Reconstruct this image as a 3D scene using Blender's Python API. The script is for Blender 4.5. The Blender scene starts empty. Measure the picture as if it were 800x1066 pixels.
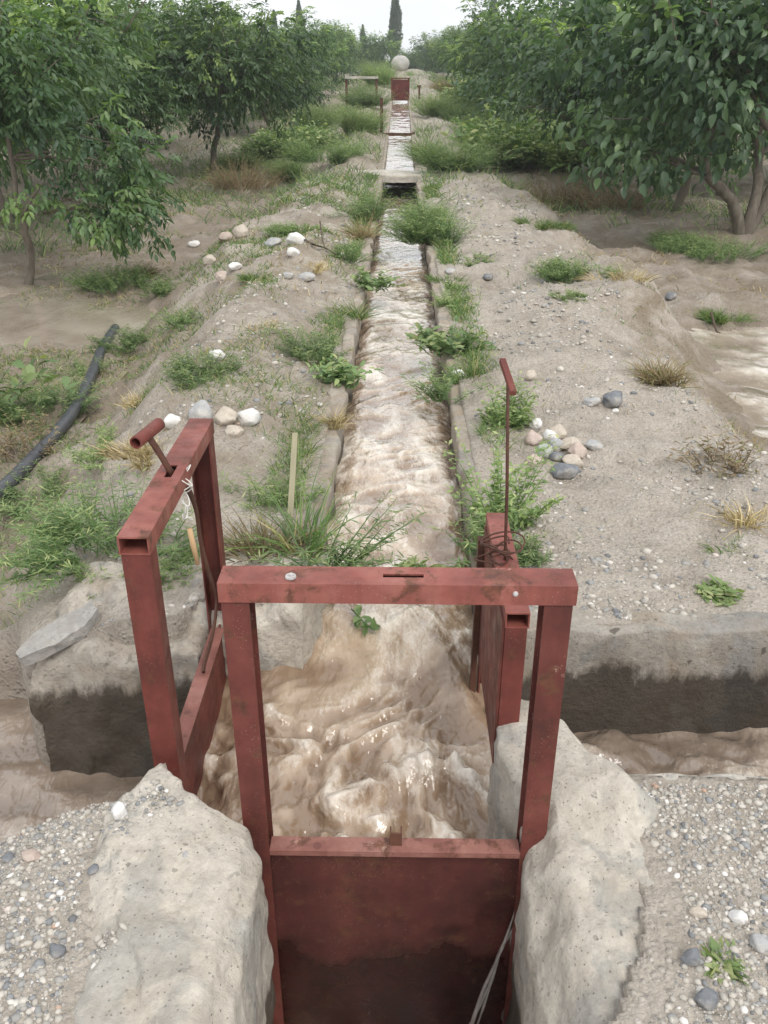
import bpy, bmesh, math, random
import numpy as np
from mathutils import Vector, Matrix, Euler

random.seed(7)
rng = np.random.default_rng(7)
C = bpy.context.scene.collection
sc = bpy.context.scene
PI = math.pi

# ------------------------------------------------------------------ camera
F, PITCH, YAW, CAMH = 900.0, math.radians(26.7), math.radians(0.97), 1.6
cam = bpy.data.cameras.new("camera")
camo = bpy.data.objects.new("camera", cam)
C.objects.link(camo)
cam.sensor_fit = 'VERTICAL'
cam.sensor_height = 36
cam.sensor_width = 27
cam.lens = 36 * F / 1066
cam.clip_end = 2000
cam.clip_start = 0.02
camo.location = (0, 0, CAMH)
camo.rotation_euler = (PI / 2 - PITCH, 0, YAW)
sc.camera = camo
RM = np.array(Euler(camo.rotation_euler).to_matrix())


def ray(px, py):
    d = RM @ np.array([(px - 400) / F, (533 - py) / F, -1.0])
    return d


def on_plane(px, py, axis, val):
    d = ray(px, py)
    o = np.array([0, 0, CAMH])
    t = (val - o[axis]) / d[axis]
    return o + d * t


# ------------------------------------------------------------------ noise
def _hash(ix, iy, iz, seed):
    M = np.uint32(0xffffffff)
    h = (ix.astype(np.int64) * 374761393 + iy.astype(np.int64) * 668265263 + iz.astype(np.int64) * 2147483647 + seed * 974634777) & 0xffffffff
    h = h.astype(np.uint32)
    h = (h ^ (h >> np.uint32(13))) * np.uint32(1274126177)
    h = h ^ (h >> np.uint32(16))
    h = h * np.uint32(2246822519)
    h = h ^ (h >> np.uint32(15))
    return h.astype(np.float64) / 4294967295.0 * 2 - 1


def vn(x, y, z=None, seed=0):
    x = np.asarray(x, float); y = np.asarray(y, float)
    x, y = np.broadcast_arrays(x, y)
    z = np.zeros_like(x) if z is None else np.broadcast_to(np.asarray(z, float), x.shape)
    ix, iy, iz = np.floor(x), np.floor(y), np.floor(z)
    fx, fy, fz = x - ix, y - iy, z - iz
    u, v, w = [f * f * f * (f * (f * 6 - 15) + 10) for f in (fx, fy, fz)]
    ix, iy, iz = ix.astype(np.int64), iy.astype(np.int64), iz.astype(np.int64)
    r = 0
    for a in (0, 1):
        for b in (0, 1):
            for c in (0, 1):
                wt = (u if a else 1 - u) * (v if b else 1 - v) * (w if c else 1 - w)
                r = r + wt * _hash(ix + a, iy + b, iz + c, seed)
    return r


def fbm(x, y, z=None, oct=4, seed=0, gain=.5):
    r, a, s = 0, 1.0, 1.0
    x = np.asarray(x, float); y = np.asarray(y, float)
    x, y = np.broadcast_arrays(x, y)
    for k in range(oct):
        x, y = x * .799 - y * .602, x * .602 + y * .799
        r = r + a * vn(x * s + 17.3 * k, y * s - 9.1 * k, None if z is None else np.asarray(z) * s, seed + k)
        a *= gain; s *= 2.03
    return r


def ss(a, b, x):
    t = np.clip((x - a) / (b - a), 0, 1)
    return t * t * (3 - 2 * t)


# ------------------------------------------------------------------ object helpers
def link(name, me, mat=None, parent=None, loc=(0, 0, 0), rot=(0, 0, 0)):
    o = bpy.data.objects.new(name, me)
    C.objects.link(o)
    o.location = loc
    o.rotation_euler = rot
    if parent is not None:
        o.parent = parent
    if mat is not None and me is not None:
        me.materials.clear()
        me.materials.append(mat)
    return o


def np_mesh(name, V, faces, smooth=True, attrs=None):
    me = bpy.data.meshes.new(name)
    V = np.asarray(V, np.float32)
    me.vertices.add(len(V))
    me.vertices.foreach_set("co", V.ravel())
    if not isinstance(faces, (list, tuple)):
        faces = [faces]
    loops = np.concatenate([f.ravel() for f in faces]).astype(np.int32)
    tot = np.concatenate([np.full(len(f), f.shape[1]) for f in faces]).astype(np.int32)
    st = np.concatenate([[0], np.cumsum(tot)[:-1]]).astype(np.int32)
    me.loops.add(len(loops))
    me.loops.foreach_set("vertex_index", loops)
    me.polygons.add(len(tot))
    me.polygons.foreach_set("loop_start", st)
    me.polygons.foreach_set("loop_total", tot)
    if smooth:
        me.polygons.foreach_set("use_smooth", np.ones(len(tot), bool))
    for k, a in (attrs or {}).items():
        at = me.attributes.new(k, 'FLOAT', 'POINT')
        at.data.foreach_set("value", np.asarray(a, np.float32))
    me.update(calc_edges=True)
    me.validate()
    return me


def grid_faces(nu, nv, off=0):
    i = np.arange(nu - 1)[:, None] * nv + np.arange(nv - 1)[None, :]
    i = i.ravel() + off
    return np.stack([i, i + nv, i + nv + 1, i + 1], 1)


def thing(name, label, cat, loc=(0, 0, 0), rotz=0, group=None):
    o = bpy.data.objects.new(name, None)
    C.objects.link(o)
    o.location = loc
    o.rotation_euler = (0, 0, rotz)
    o.empty_display_size = .1
    return tag(o, label, cat, group)


def tag(o, label=None, cat=None, group=None, kind=None):
    if label: o['label'] = label
    if cat: o['category'] = cat
    if group: o['group'] = group
    if kind: o['kind'] = kind
    return o


def bm_obj(name, bm, mat, parent=None, bevel=0, smooth=False, loc=(0, 0, 0), rot=(0, 0, 0)):
    if bevel:
        bmesh.ops.bevel(bm, geom=[e for e in bm.edges if e.is_manifold and e.calc_face_angle(0) > .6], offset=bevel, segments=2, affect='EDGES', profile=.6)
    bmesh.ops.recalc_face_normals(bm, faces=bm.faces[:])
    me = bpy.data.meshes.new(name)
    bm.to_mesh(me)
    bm.free()
    if smooth:
        for p in me.polygons: p.use_smooth = True
    return link(name, me, mat, parent, loc, rot)


def bx(bm, x0, x1, y0, y1, z0, z1):
    r = bmesh.ops.create_cube(bm, size=1)
    for v in r['verts']:
        v.co = Vector(((v.co.x + .5) * (x1 - x0) + x0, (v.co.y + .5) * (y1 - y0) + y0, (v.co.z + .5) * (z1 - z0) + z0))
    return r['verts']


def extrude(bm, prof, o, u, v, w, L):
    """closed 2D profile in axes u,v swept along w by L"""
    o, u, v, w = map(Vector, (o, u, v, w))
    a = [bm.verts.new(o + u * p[0] + v * p[1]) for p in prof]
    b = [bm.verts.new(o + u * p[0] + v * p[1] + w * L) for p in prof]
    n = len(prof)
    for i in range(n):
        bm.faces.new((a[i], a[(i + 1) % n], b[(i + 1) % n], b[i]))
    bm.faces.new(a[::-1]); bm.faces.new(b)


def rect_tube(bm, o, u, v, w, L, W, H, t):
    """hollow rectangular tube, open at both ends; profile W along u, H along v"""
    o, u, v, w = map(Vector, (o, u, v, w))
    rings = []
    for s in (0, L):
        for k in (0, t):
            pts = [(k, k), (W - k, k), (W - k, H - k), (k, H - k)]
            rings.append([bm.verts.new(o + u * p[0] + v * p[1] + w * s) for p in pts])
    A, a, B, b = rings
    for i in range(4):
        j = (i + 1) % 4
        bm.faces.new((A[i], A[j], B[j], B[i]))
        bm.faces.new((a[j], a[i], b[i], b[j]))
        bm.faces.new((A[j], A[i], a[i], a[j]))
        bm.faces.new((B[i], B[j], b[j], b[i]))


def tube_np(pts, rad, n=8, cap=True):
    pts = np.asarray(pts, float)
    m = len(pts)
    rad = np.broadcast_to(np.asarray(rad, float), (m,))
    T = np.gradient(pts, axis=0)
    T /= np.linalg.norm(T, axis=1)[:, None] + 1e-9
    ref = np.array([0, 0, 1.0]) if abs(T[0, 2]) < .9 else np.array([1.0, 0, 0])
    V = []
    N = np.cross(T[0], ref); N /= np.linalg.norm(N)
    for i in range(m):
        N = N - T[i] * (N @ T[i]); N /= np.linalg.norm(N) + 1e-9
        B = np.cross(T[i], N)
        a = np.arange(n) / n * 2 * PI
        V.append(pts[i] + rad[i] * (np.cos(a)[:, None] * N + np.sin(a)[:, None] * B))
    V = np.concatenate(V)
    i = np.arange(m - 1)[:, None] * n
    j = np.arange(n)[None, :]
    k = (j + 1) % n
    Fq = np.stack([i + j, i + k, i + n + k, i + n + j], -1).reshape(-1, 4)
    fs = [Fq]
    if cap:
        V = np.concatenate([V, pts[:1], pts[-1:]])
        c0, c1 = m * n, m * n + 1
        jj = np.arange(n); kk = (jj + 1) % n
        fs.append(np.concatenate([np.stack([np.full(n, c0), kk, jj], 1), np.stack([np.full(n, c1), (m - 1) * n + jj, (m - 1) * n + kk], 1)]))
    return V, fs


class Acc:
    """collects pieces of one mesh"""
    def __init__(s): s.V = []; s.F = {}; s.n = 0; s.A = []
    def add(s, V, fs, a=0.0):
        if not isinstance(fs, (list, tuple)): fs = [fs]
        s.V.append(np.asarray(V, float))
        s.A.append(np.broadcast_to(np.asarray(a, float), (len(V),)))
        for f in fs: s.F.setdefault(f.shape[1], []).append(f + s.n)
        s.n += len(V)
    def mesh(s, name, smooth=True, attr='tint'):
        return np_mesh(name, np.concatenate(s.V), [np.concatenate(f) for f in s.F.values()], smooth, {attr: np.concatenate(s.A)})


# ------------------------------------------------------------------ materials
class NT:
    def __init__(s, name):
        s.m = bpy.data.materials.new(name)
        s.m.use_nodes = True
        s.t = s.m.node_tree
        s.t.nodes.clear()
        s.out = s.t.nodes.new('ShaderNodeOutputMaterial')
        s.b = s.t.nodes.new('ShaderNodeBsdfPrincipled')
        s.l(s.b.outputs[0], s.out.inputs[0])
        s.co = s.t.nodes.new('ShaderNodeTexCoord').outputs['Object']
    def l(s, a, b): s.t.links.new(a, b)
    def set(s, inp, v):
        if isinstance(v, bpy.types.NodeSocket): s.l(v, inp)
        elif isinstance(v, (tuple, list)) and len(v) == 3 and inp.type == 'RGBA': inp.default_value = (*v, 1)
        else: inp.default_value = v
    def p(s, **k):
        for a, v in k.items(): s.set(s.b.inputs[a.replace('_', ' ')], v)
        return s
    def map(s, scale, co=None, loc=(0, 0, 0)):
        n = s.t.nodes.new('ShaderNodeMapping')
        s.l(co or s.co, n.inputs[0])
        n.inputs['Scale'].default_value = scale
        n.inputs['Location'].default_value = loc
        return n.outputs[0]
    def noise(s, scale, detail=4, rough=.55, co=None, dist=0):
        n = s.t.nodes.new('ShaderNodeTexNoise')
        s.l(co or s.co, n.inputs['Vector'])
        n.inputs['Scale'].default_value = scale
        n.inputs['Detail'].default_value = detail
        n.inputs['Roughness'].default_value = rough
        n.inputs['Distortion'].default_value = dist
        return n.outputs[0]
    def vor(s, scale, out='Distance', feat='F1', co=None, rnd=1):
        n = s.t.nodes.new('ShaderNodeTexVoronoi')
        n.feature = feat
        s.l(co or s.co, n.inputs['Vector'])
        n.inputs['Scale'].default_value = scale
        n.inputs['Randomness'].default_value = rnd
        return n.outputs[out]
    def ramp(s, fac, stops, interp='LINEAR'):
        n = s.t.nodes.new('ShaderNodeValToRGB')
        s.l(fac, n.inputs[0])
        cr = n.color_ramp
        cr.interpolation = interp
        while len(cr.elements) < len(stops): cr.elements.new(.5)
        for e, (p_, c) in zip(cr.elements, stops):
            e.position = p_
            e.color = (*c, 1) if isinstance(c, (tuple, list)) else (c, c, c, 1)
        return n.outputs[0]
    def mix(s, fac, a, b, mode='MIX'):
        n = s.t.nodes.new('ShaderNodeMix')
        n.data_type = 'RGBA'
        n.blend_type = mode
        s.set(n.inputs[0], fac); s.set(n.inputs[6], a); s.set(n.inputs[7], b)
        return n.outputs[2]
    def math(s, op, a, b=0.0, clamp=False):
        n = s.t.nodes.new('ShaderNodeMath')
        n.operation = op
        n.use_clamp = clamp
        s.set(n.inputs[0], a); s.set(n.inputs[1], b)
        return n.outputs[0]
    def attr(s, name):
        n = s.t.nodes.new('ShaderNodeAttribute')
        n.attribute_name = name
        return n.outputs['Fac']
    def rnd(s): return s.t.nodes.new('ShaderNodeObjectInfo').outputs['Random']
    def sep(s, co=None):
        n = s.t.nodes.new('ShaderNodeSeparateXYZ')
        s.l(co or s.co, n.inputs[0])
        return n.outputs
    def bump(s, h, strength=.5, dist=.01, normal=None):
        n = s.t.nodes.new('ShaderNodeBump')
        s.l(h, n.inputs['Height'])
        n.inputs['Strength'].default_value = strength
        n.inputs['Distance'].default_value = dist
        if normal is not None: s.l(normal, n.inputs['Normal'])
        s.l(n.outputs[0], s.b.inputs['Normal'])
        return n.outputs[0]


def mat_ground():
    n = NT('sandy_gravel_ground')
    a = n.ramp(n.noise(.9, 5), [(.3, (.375, .33, .278)), (.7, (.52, .47, .405))])
    b = n.ramp(n.noise(7, 6, .65), [(.25, (.25, .212, .17)), (.5, (.435, .385, .325)), (.8, (.60, .55, .48))])
    c = n.mix(.55, a, b)
    damp = n.ramp(n.noise(1.5, 7, .7, dist=.4), [(.50, 0.0), (.64, .55)])
    c = n.mix(damp, c, n.mix(1.0, c, (.60, .56, .52), 'MULTIPLY'))
    grit = n.ramp(n.vor(120, 'Color'), [(0, .55), (1, 1.25)])
    c = n.mix(.5, c, grit, 'MULTIPLY')
    peb = n.vor(46, 'Distance')
    pebc = n.ramp(n.vor(46, 'Color'), [(.1, (.20, .20, .20)), (.4, (.50, .46, .41)), (.75, (.66, .62, .56)), (.95, (.34, .24, .18))])
    pm = n.math('MULTIPLY', n.ramp(peb, [(.22, 1.0), (.34, 0.0)]), n.ramp(n.noise(3.2, 3), [(.42, 0.0), (.62, .8)]))
    pm = n.math('MULTIPLY', pm, n.attr('grit'))
    c = n.mix(pm, c, pebc)
    mud = n.attr('mud')
    mudc = n.ramp(n.noise(3.5, 6, .6), [(.3, (.20, .160, .125)), (.7, (.38, .325, .27))])
    c = n.mix(mud, c, mudc)
    org = n.ramp(n.noise(2.3, 7, .68, dist=.5), [(.42, 0.0), (.60, .75)])
    c = n.mix(n.math('MULTIPLY', org, n.attr('litter')), c, (.235, .19, .135))
    n.p(Base_Color=c, Roughness=n.math('SUBTRACT', .95, n.math('MULTIPLY', mud, .3)), Specular_IOR_Level=.25)
    h = n.math('ADD', n.math('ADD', n.noise(45, 6, .65), n.math('MULTIPLY', n.noise(13, 5, .6), 1.3)), n.math('MULTIPLY', n.ramp(peb, [(0, 1.0), (.4, 0.0)]), .5))
    n.bump(h, .85, .026)
    return n.m


def mat_concrete(name, base=(.50, .46, .40), wet=None, rough=.9, soil=.4):
    n = NT(name)
    c = n.ramp(n.noise(2.3, 6, .62), [(.28, tuple(x * .72 for x in base)), (.55, base), (.8, tuple(min(1, x * 1.18) for x in base))])
    fine = n.ramp(n.noise(38, 5, .7), [(.3, .72), (.7, 1.12)])
    c = n.mix(.75, c, fine, 'MULTIPLY')
    grey = n.ramp(n.noise(3.1, 5, .6, dist=.3), [(.53, 0.0), (.56, .8)])
    c = n.mix(grey, c, n.mix(1.0, c, (.74, .775, .82), 'MULTIPLY'))
    dirt = n.ramp(n.noise(6, 6, .65, dist=.6), [(.46, 0.0), (.66, min(1.0, soil * 1.7))])
    c = n.mix(dirt, c, (.33, .265, .195))
    grains = n.ramp(n.vor(95, 'Color'), [(.05, .45), (.2, 1.0), (.85, 1.0), (1, 1.35)])
    c = n.mix(n.ramp(n.noise(4.4, 4), [(.45, 0.0), (.6, .8)]), c, n.mix(1.0, c, grains, 'MULTIPLY'))
    pits = n.ramp(n.vor(70), [(.08, 1.0), (.16, 0.0)])
    c = n.mix(n.math('MULTIPLY', pits, n.ramp(n.noise(9), [(.54, 0.0), (.64, .5)])), c, (.20, .17, .14))
    r = rough
    if wet is not None:
        z = n.sep()[2]
        w = n.math('ADD', z, n.math('MULTIPLY', n.math('SUBTRACT', n.noise(7, 6, .68, co=n.map((1, 1, .35))), .5), wet[1] * 1.3))
        wf = n.ramp(n.math('MULTIPLY', n.math('SUBTRACT', w, wet[0] - .5), 1.0), [(.47, 1.0), (.515, 0.0)])
        spots = n.ramp(n.noise(16, 3, .5), [(.66, 0.0), (.69, .8)])
        wf = n.math('MAXIMUM', wf, n.math('MULTIPLY', spots, wet[2]))
        c = n.mix(wf, c, n.mix(.88, c, (.14, .12, .10), 'MULTIPLY'))
        r = n.math('SUBTRACT', rough, n.math('MULTIPLY', wf, .35))
    n.p(Base_Color=c, Roughness=r, Specular_IOR_Level=.3)
    h = n.math('ADD', n.math('ADD', n.noise(22, 8, .75), n.math('MULTIPLY', n.noise(7, 5, .6), 1.2)), n.math('MULTIPLY', pits, -.6))
    n.bump(h, .9, .018)
    return n.m


def mat_iron(name, base, hi, dark, dust=.35, wetz=None, rough=.48):
    n = NT(name)
    c = n.ramp(n.noise(5, 6, .62), [(.3, dark), (.5, base), (.75, hi)])
    streak = n.ramp(n.noise(14, 5, .6, co=n.map((1, 1, .12))), [(.42, 0.0), (.72, .55)])
    c = n.mix(streak, c, dark)
    rust = n.ramp(n.noise(13, 8, .74, dist=.4), [(.54, 0.0), (.62, .8)])
    c = n.mix(rust, c, n.ramp(n.noise(40, 4), [(.3, (.055, .026, .018)), (.7, (.15, .062, .032))]))
    scr = n.ramp(n.noise(12, 8, .75, dist=.25), [(.64, 0.0), (.70, dust)])
    c = n.mix(scr, c, (.52, .36, .28))
    speck = n.ramp(n.vor(150), [(.10, 1.0), (.17, 0.0)])
    c = n.mix(n.math('MULTIPLY', speck, n.ramp(n.noise(11), [(.5, 0.0), (.58, .5)])), c, (.50, .34, .27))
    r = n.ramp(n.noise(18, 4), [(.3, rough - .1), (.7, rough + .2)])
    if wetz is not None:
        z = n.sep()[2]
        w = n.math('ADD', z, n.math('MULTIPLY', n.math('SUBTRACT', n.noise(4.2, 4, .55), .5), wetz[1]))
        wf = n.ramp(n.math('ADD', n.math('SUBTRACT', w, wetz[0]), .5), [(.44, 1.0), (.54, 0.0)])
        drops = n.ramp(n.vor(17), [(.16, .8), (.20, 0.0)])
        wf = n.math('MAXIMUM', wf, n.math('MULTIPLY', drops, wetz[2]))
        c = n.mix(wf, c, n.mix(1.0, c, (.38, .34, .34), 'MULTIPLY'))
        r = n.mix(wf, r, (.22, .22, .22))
    n.p(Base_Color=c, Roughness=r, Specular_IOR_Level=.25)
    n.bump(n.math('ADD', n.noise(60, 5, .7), n.math('MULTIPLY', rust, .4)), .28, .004)
    return n.m


def mat_water(name='muddy_water', deep=(.25, .170, .110), silt=(.46, .35, .25), foam_sheen=(.76, .70, .61), flow=(1, .25, 1), rough=.07, bs=.5):
    n = NT(name)
    co = n.map(flow)
    c = n.ramp(n.math('ADD', n.math('MULTIPLY', n.noise(6.5, 4, .55, co=co, dist=.8), .55), n.math('MULTIPLY', n.attr('thin'), .5)), [(.34, deep), (.70, silt)])  # silt streaks, plus light through wave crests painted by height
    f = n.attr('foam_sheen')
    fn = n.noise(26, 6, .62, co=co, dist=.8)
    fr = n.noise(60, 6, .72, co=n.map((1, .45, 1)), dist=1.2)
    ff = n.math('MULTIPLY', n.ramp(n.math('ADD', f, n.math('ADD', n.math('MULTIPLY', n.math('SUBTRACT', fn, .5), 1.1), n.math('MULTIPLY', n.math('SUBTRACT', fr, .5), 1.35))), [(.26, 0.0), (.90, 1.0)]), .9)
    c = n.mix(ff, c, foam_sheen)
    n.p(Base_Color=c, Roughness=n.math('ADD', rough, n.math('MULTIPLY', ff, .22)), IOR=1.40, Specular_IOR_Level=.85)
    n.b.inputs['Coat Weight'].default_value = 1.0
    n.b.inputs['Coat Roughness'].default_value = .06
    n.b.inputs['Coat IOR'].default_value = 1.33
    h = n.math('ADD', n.noise(14, 2, .5, co=n.map((1, .6, 1)), dist=.6), n.math('MULTIPLY', n.noise(34, 2, .45, co=n.map((1, .6, 1)), dist=.4), .28))
    n.bump(h, bs, .05)
    return n.m


def mat_leaf(name, dark, light, tip, rough=.42, trans=.28):
    n = NT(name)
    t = n.attr('tint')
    c = n.ramp(t, [(0, dark), (.62, light), (1, tip)])
    r = n.rnd()
    v = n.ramp(r, [(0, .82), (1, 1.15)])
    c = n.mix(1.0, c, v, 'MULTIPLY')
    n.p(Base_Color=c, Roughness=rough, Specular_IOR_Level=.5)
    tr = n.t.nodes.new('ShaderNodeBsdfTranslucent')
    n.l(n.mix(1.0, c, (1.3, 1.5, .7), 'MULTIPLY'), tr.inputs[0])
    mx = n.t.nodes.new('ShaderNodeMixShader')
    mx.inputs[0].default_value = trans
    n.l(n.b.outputs[0], mx.inputs[1]); n.l(tr.outputs[0], mx.inputs[2])
    n.l(mx.outputs[0], n.out.inputs[0])
    return n.m


def mat_simple(name, c0, c1, scale=12, rough=.8, bump=.3, spec=.3, stretch=(1, 1, 1)):
    n = NT(name)
    co = n.map(stretch)
    c = n.ramp(n.noise(scale, 6, .65, co=co), [(.3, c0), (.7, c1)])
    n.p(Base_Color=c, Roughness=rough, Specular_IOR_Level=spec)
    n.bump(n.noise(scale * 4, 5, .65, co=co), bump, .006)
    return n.m


def mat_stone(name, c0, c1, c2, scale=14):
    n = NT(name)
    c = n.ramp(n.noise(scale, 7, .7), [(.28, c0), (.5, c1), (.74, c2)])
    d = n.ramp(n.noise(scale * .5, 5, .6), [(.5, 0.0), (.7, .55)])
    c = n.mix(d, c, (.42, .37, .31))
    sp = n.ramp(n.vor(scale * 11, 'Color'), [(0, .75), (1, 1.2)])
    c = n.mix(.5, c, sp, 'MULTIPLY')
    n.p(Base_Color=c, Roughness=.82, Specular_IOR_Level=.3)
    n.bump(n.noise(scale * 4, 6, .7), .4, .006)
    return n.m


M = dict(
    ground=mat_ground(),
    conc=mat_concrete('pale_weathered_concrete', (.60, .56, .49), soil=.35),
    conc_grey=mat_concrete('grey_concrete', (.46, .44, .41), soil=.25),
    conc_wet=mat_concrete('wet_stained_concrete', (.42, .385, .335), wet=(-.17, .24, .95)),
    conc_left=mat_concrete('wet_left_concrete', (.50, .45, .385), wet=(-.23, .22, .5)),
    conc_block=mat_concrete('pale_block_concrete', (.62, .57, .49), wet=(-.42, .16, .0), soil=.22),
    rim=mat_concrete('canal_rim_concrete', (.42, .37, .31), wet=(-.11, .10, .1), soil=.7),
    iron=mat_iron('red_oxide_iron', (.158, .041, .032), (.245, .080, .062), (.070, .023, .018), .8),
    iron_beam_lit=mat_iron('red_oxide_beam_lit', (.245, .077, .060), (.38, .160, .128), (.120, .038, .030), .9, rough=.42),  # paler than the posts; sky light on beam tops put into the colour
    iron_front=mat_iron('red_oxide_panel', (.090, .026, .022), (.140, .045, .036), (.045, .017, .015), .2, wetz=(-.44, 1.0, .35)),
    iron_rim=mat_iron('red_oxide_rim', (.235, .098, .078), (.36, .19, .155), (.14, .052, .042), .7, wetz=(-9, 0, .6)),
    iron_post=mat_iron('red_oxide_post', (.128, .034, .027), (.200, .064, .050), (.058, .020, .016), .7),
    rust=mat_iron('rusty_iron', (.095, .042, .028), (.16, .070, .046), (.05, .022, .017), .15),
    water=mat_water(),
    water2=mat_water('side_canal_muddy_water', (.19, .145, .11), (.33, .265, .21), flow=(.25, 1, 1)),
    puddle=mat_water('shallow_muddy_water', (.34, .275, .215), (.50, .425, .35), flow=(.6, .35, 1), rough=.05, bs=.10),  # colour lightened to stand in for missing sky reflection
    walnut=mat_leaf('walnut_leaf', (.042, .084, .042), (.112, .185, .078), (.29, .39, .12), trans=.38),
    broad=mat_leaf('broad_leaf', (.042, .084, .046), (.110, .175, .085), (.22, .32, .11), rough=.42, trans=.36),
    poplar=mat_leaf('poplar_leaf', (.05, .08, .055), (.10, .145, .085), (.14, .19, .09)),
    weed=mat_leaf('weed_leaf', (.075, .135, .055), (.175, .265, .105), (.42, .44, .20), rough=.6),
    weedlight=mat_leaf('pale_weed_leaf', (.10, .17, .06), (.23, .32, .12), (.46, .48, .24), rough=.6),
    straw=mat_leaf('dry_straw', (.22, .16, .08), (.50, .40, .22), (.66, .56, .36), rough=.7, trans=.15),
    dryweed=mat_leaf('dry_brown_weed', (.12, .085, .05), (.30, .22, .125), (.20, .22, .08), rough=.8, trans=.1),
    grass=mat_leaf('grass_blade', (.07, .13, .04), (.17, .27, .08), (.42, .36, .18), rough=.6),
    bark=mat_simple('grey_bark', (.10, .085, .065), (.22, .19, .155), 18, .9, .7, stretch=(1, 1, .25)),
    hose=mat_simple('black_rubber_hose', (.035, .037, .042), (.085, .09, .10), 14, .45, .1, .5),
    wood=mat_simple('weathered_wood', (.22, .20, .13), (.36, .33, .22), 16, .85, .5, stretch=(1, 1, .1)),
    peg=mat_simple('tan_wood', (.42, .26, .13), (.56, .38, .22), 20, .7, .2, stretch=(1, 1, .15)),
    wire=mat_simple('pale_string', (.62, .60, .56), (.80, .78, .74), 60, .8, .2),
    twig=mat_simple('dark_twig', (.07, .05, .04), (.16, .12, .09), 30, .9, .4),
    pale=mat_simple('pale_grey_shell', (.34, .33, .31), (.50, .485, .46), 3, .8, .2),
    st_white=mat_stone('white_stone', (.46, .46, .45), (.66, .65, .63), (.80, .79, .77)),
    st_grey=mat_stone('grey_stone', (.24, .245, .25), (.38, .38, .375), (.52, .51, .49)),
    st_dark=mat_stone('dark_slate_stone', (.11, .118, .128), (.18, .188, .20), (.28, .29, .30)),
    st_tan=mat_stone('tan_stone', (.34, .29, .235), (.48, .42, .35), (.60, .545, .47)),
    st_pink=mat_stone('pink_stone', (.36, .275, .235), (.47, .38, .33), (.56, .49, .44)),
    st_green=mat_stone('greenish_stone', (.24, .27, .24), (.36, .39, .35), (.50, .52, .47)),
    bolt=mat_simple('zinc_bolt', (.30, .28, .27), (.55, .53, .52), 80, .4, .2, .6),
)


# ------------------------------------------------------------------ terrain
def rx0(y): return np.interp(y, [.6, 1.46, 1.52, 1.62, 1.75, 1.86, 1.95], [.306, .308, .318, .290, .262, .275, .33])


def rxe(y): return np.interp(y, [.6, 1.0, 1.25, 1.4, 1.6, 1.77, 1.88, 1.95], [.46, .51, .59, .62, .60, .54, .48, .42]) + .024 * fbm(y * 6, y * 0 + 3, oct=3, seed=72)


def rx1(y): return np.interp(y, [.6, 1.6, 1.72, 1.85, 1.95], [.80, .80, .58, .50, .43])


def lxe(y): return np.interp(y, [.6, 1.0, 1.25, 1.45, 1.58, 1.70], [-.58, -.63, -.69, -.70, -.66, -.60]) + .028 * fbm(y * 6, y * 0 + 5, oct=3, seed=73)


def lx0(y): return np.interp(y, [.6, 1.40, 1.50, 1.62, 1.72], [-.86, -.86, -.80, -.68, -.60])


def lx1(y): return np.interp(y, [.6, 1.42, 1.48, 1.53, 1.62, 1.72], [-.306, -.308, -.335, -.46, -.555, -.61])


def base_slope(y):
    t = np.maximum(np.asarray(y, float) - 16.5, 0)
    z = .05 * (np.sqrt(t * t + 2.0) - math.sqrt(2.0)) * (t > 0)
    return 2.25 * np.tanh(z / 2.25 * (1 + .18 * np.tanh(z / 1.4)))


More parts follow.
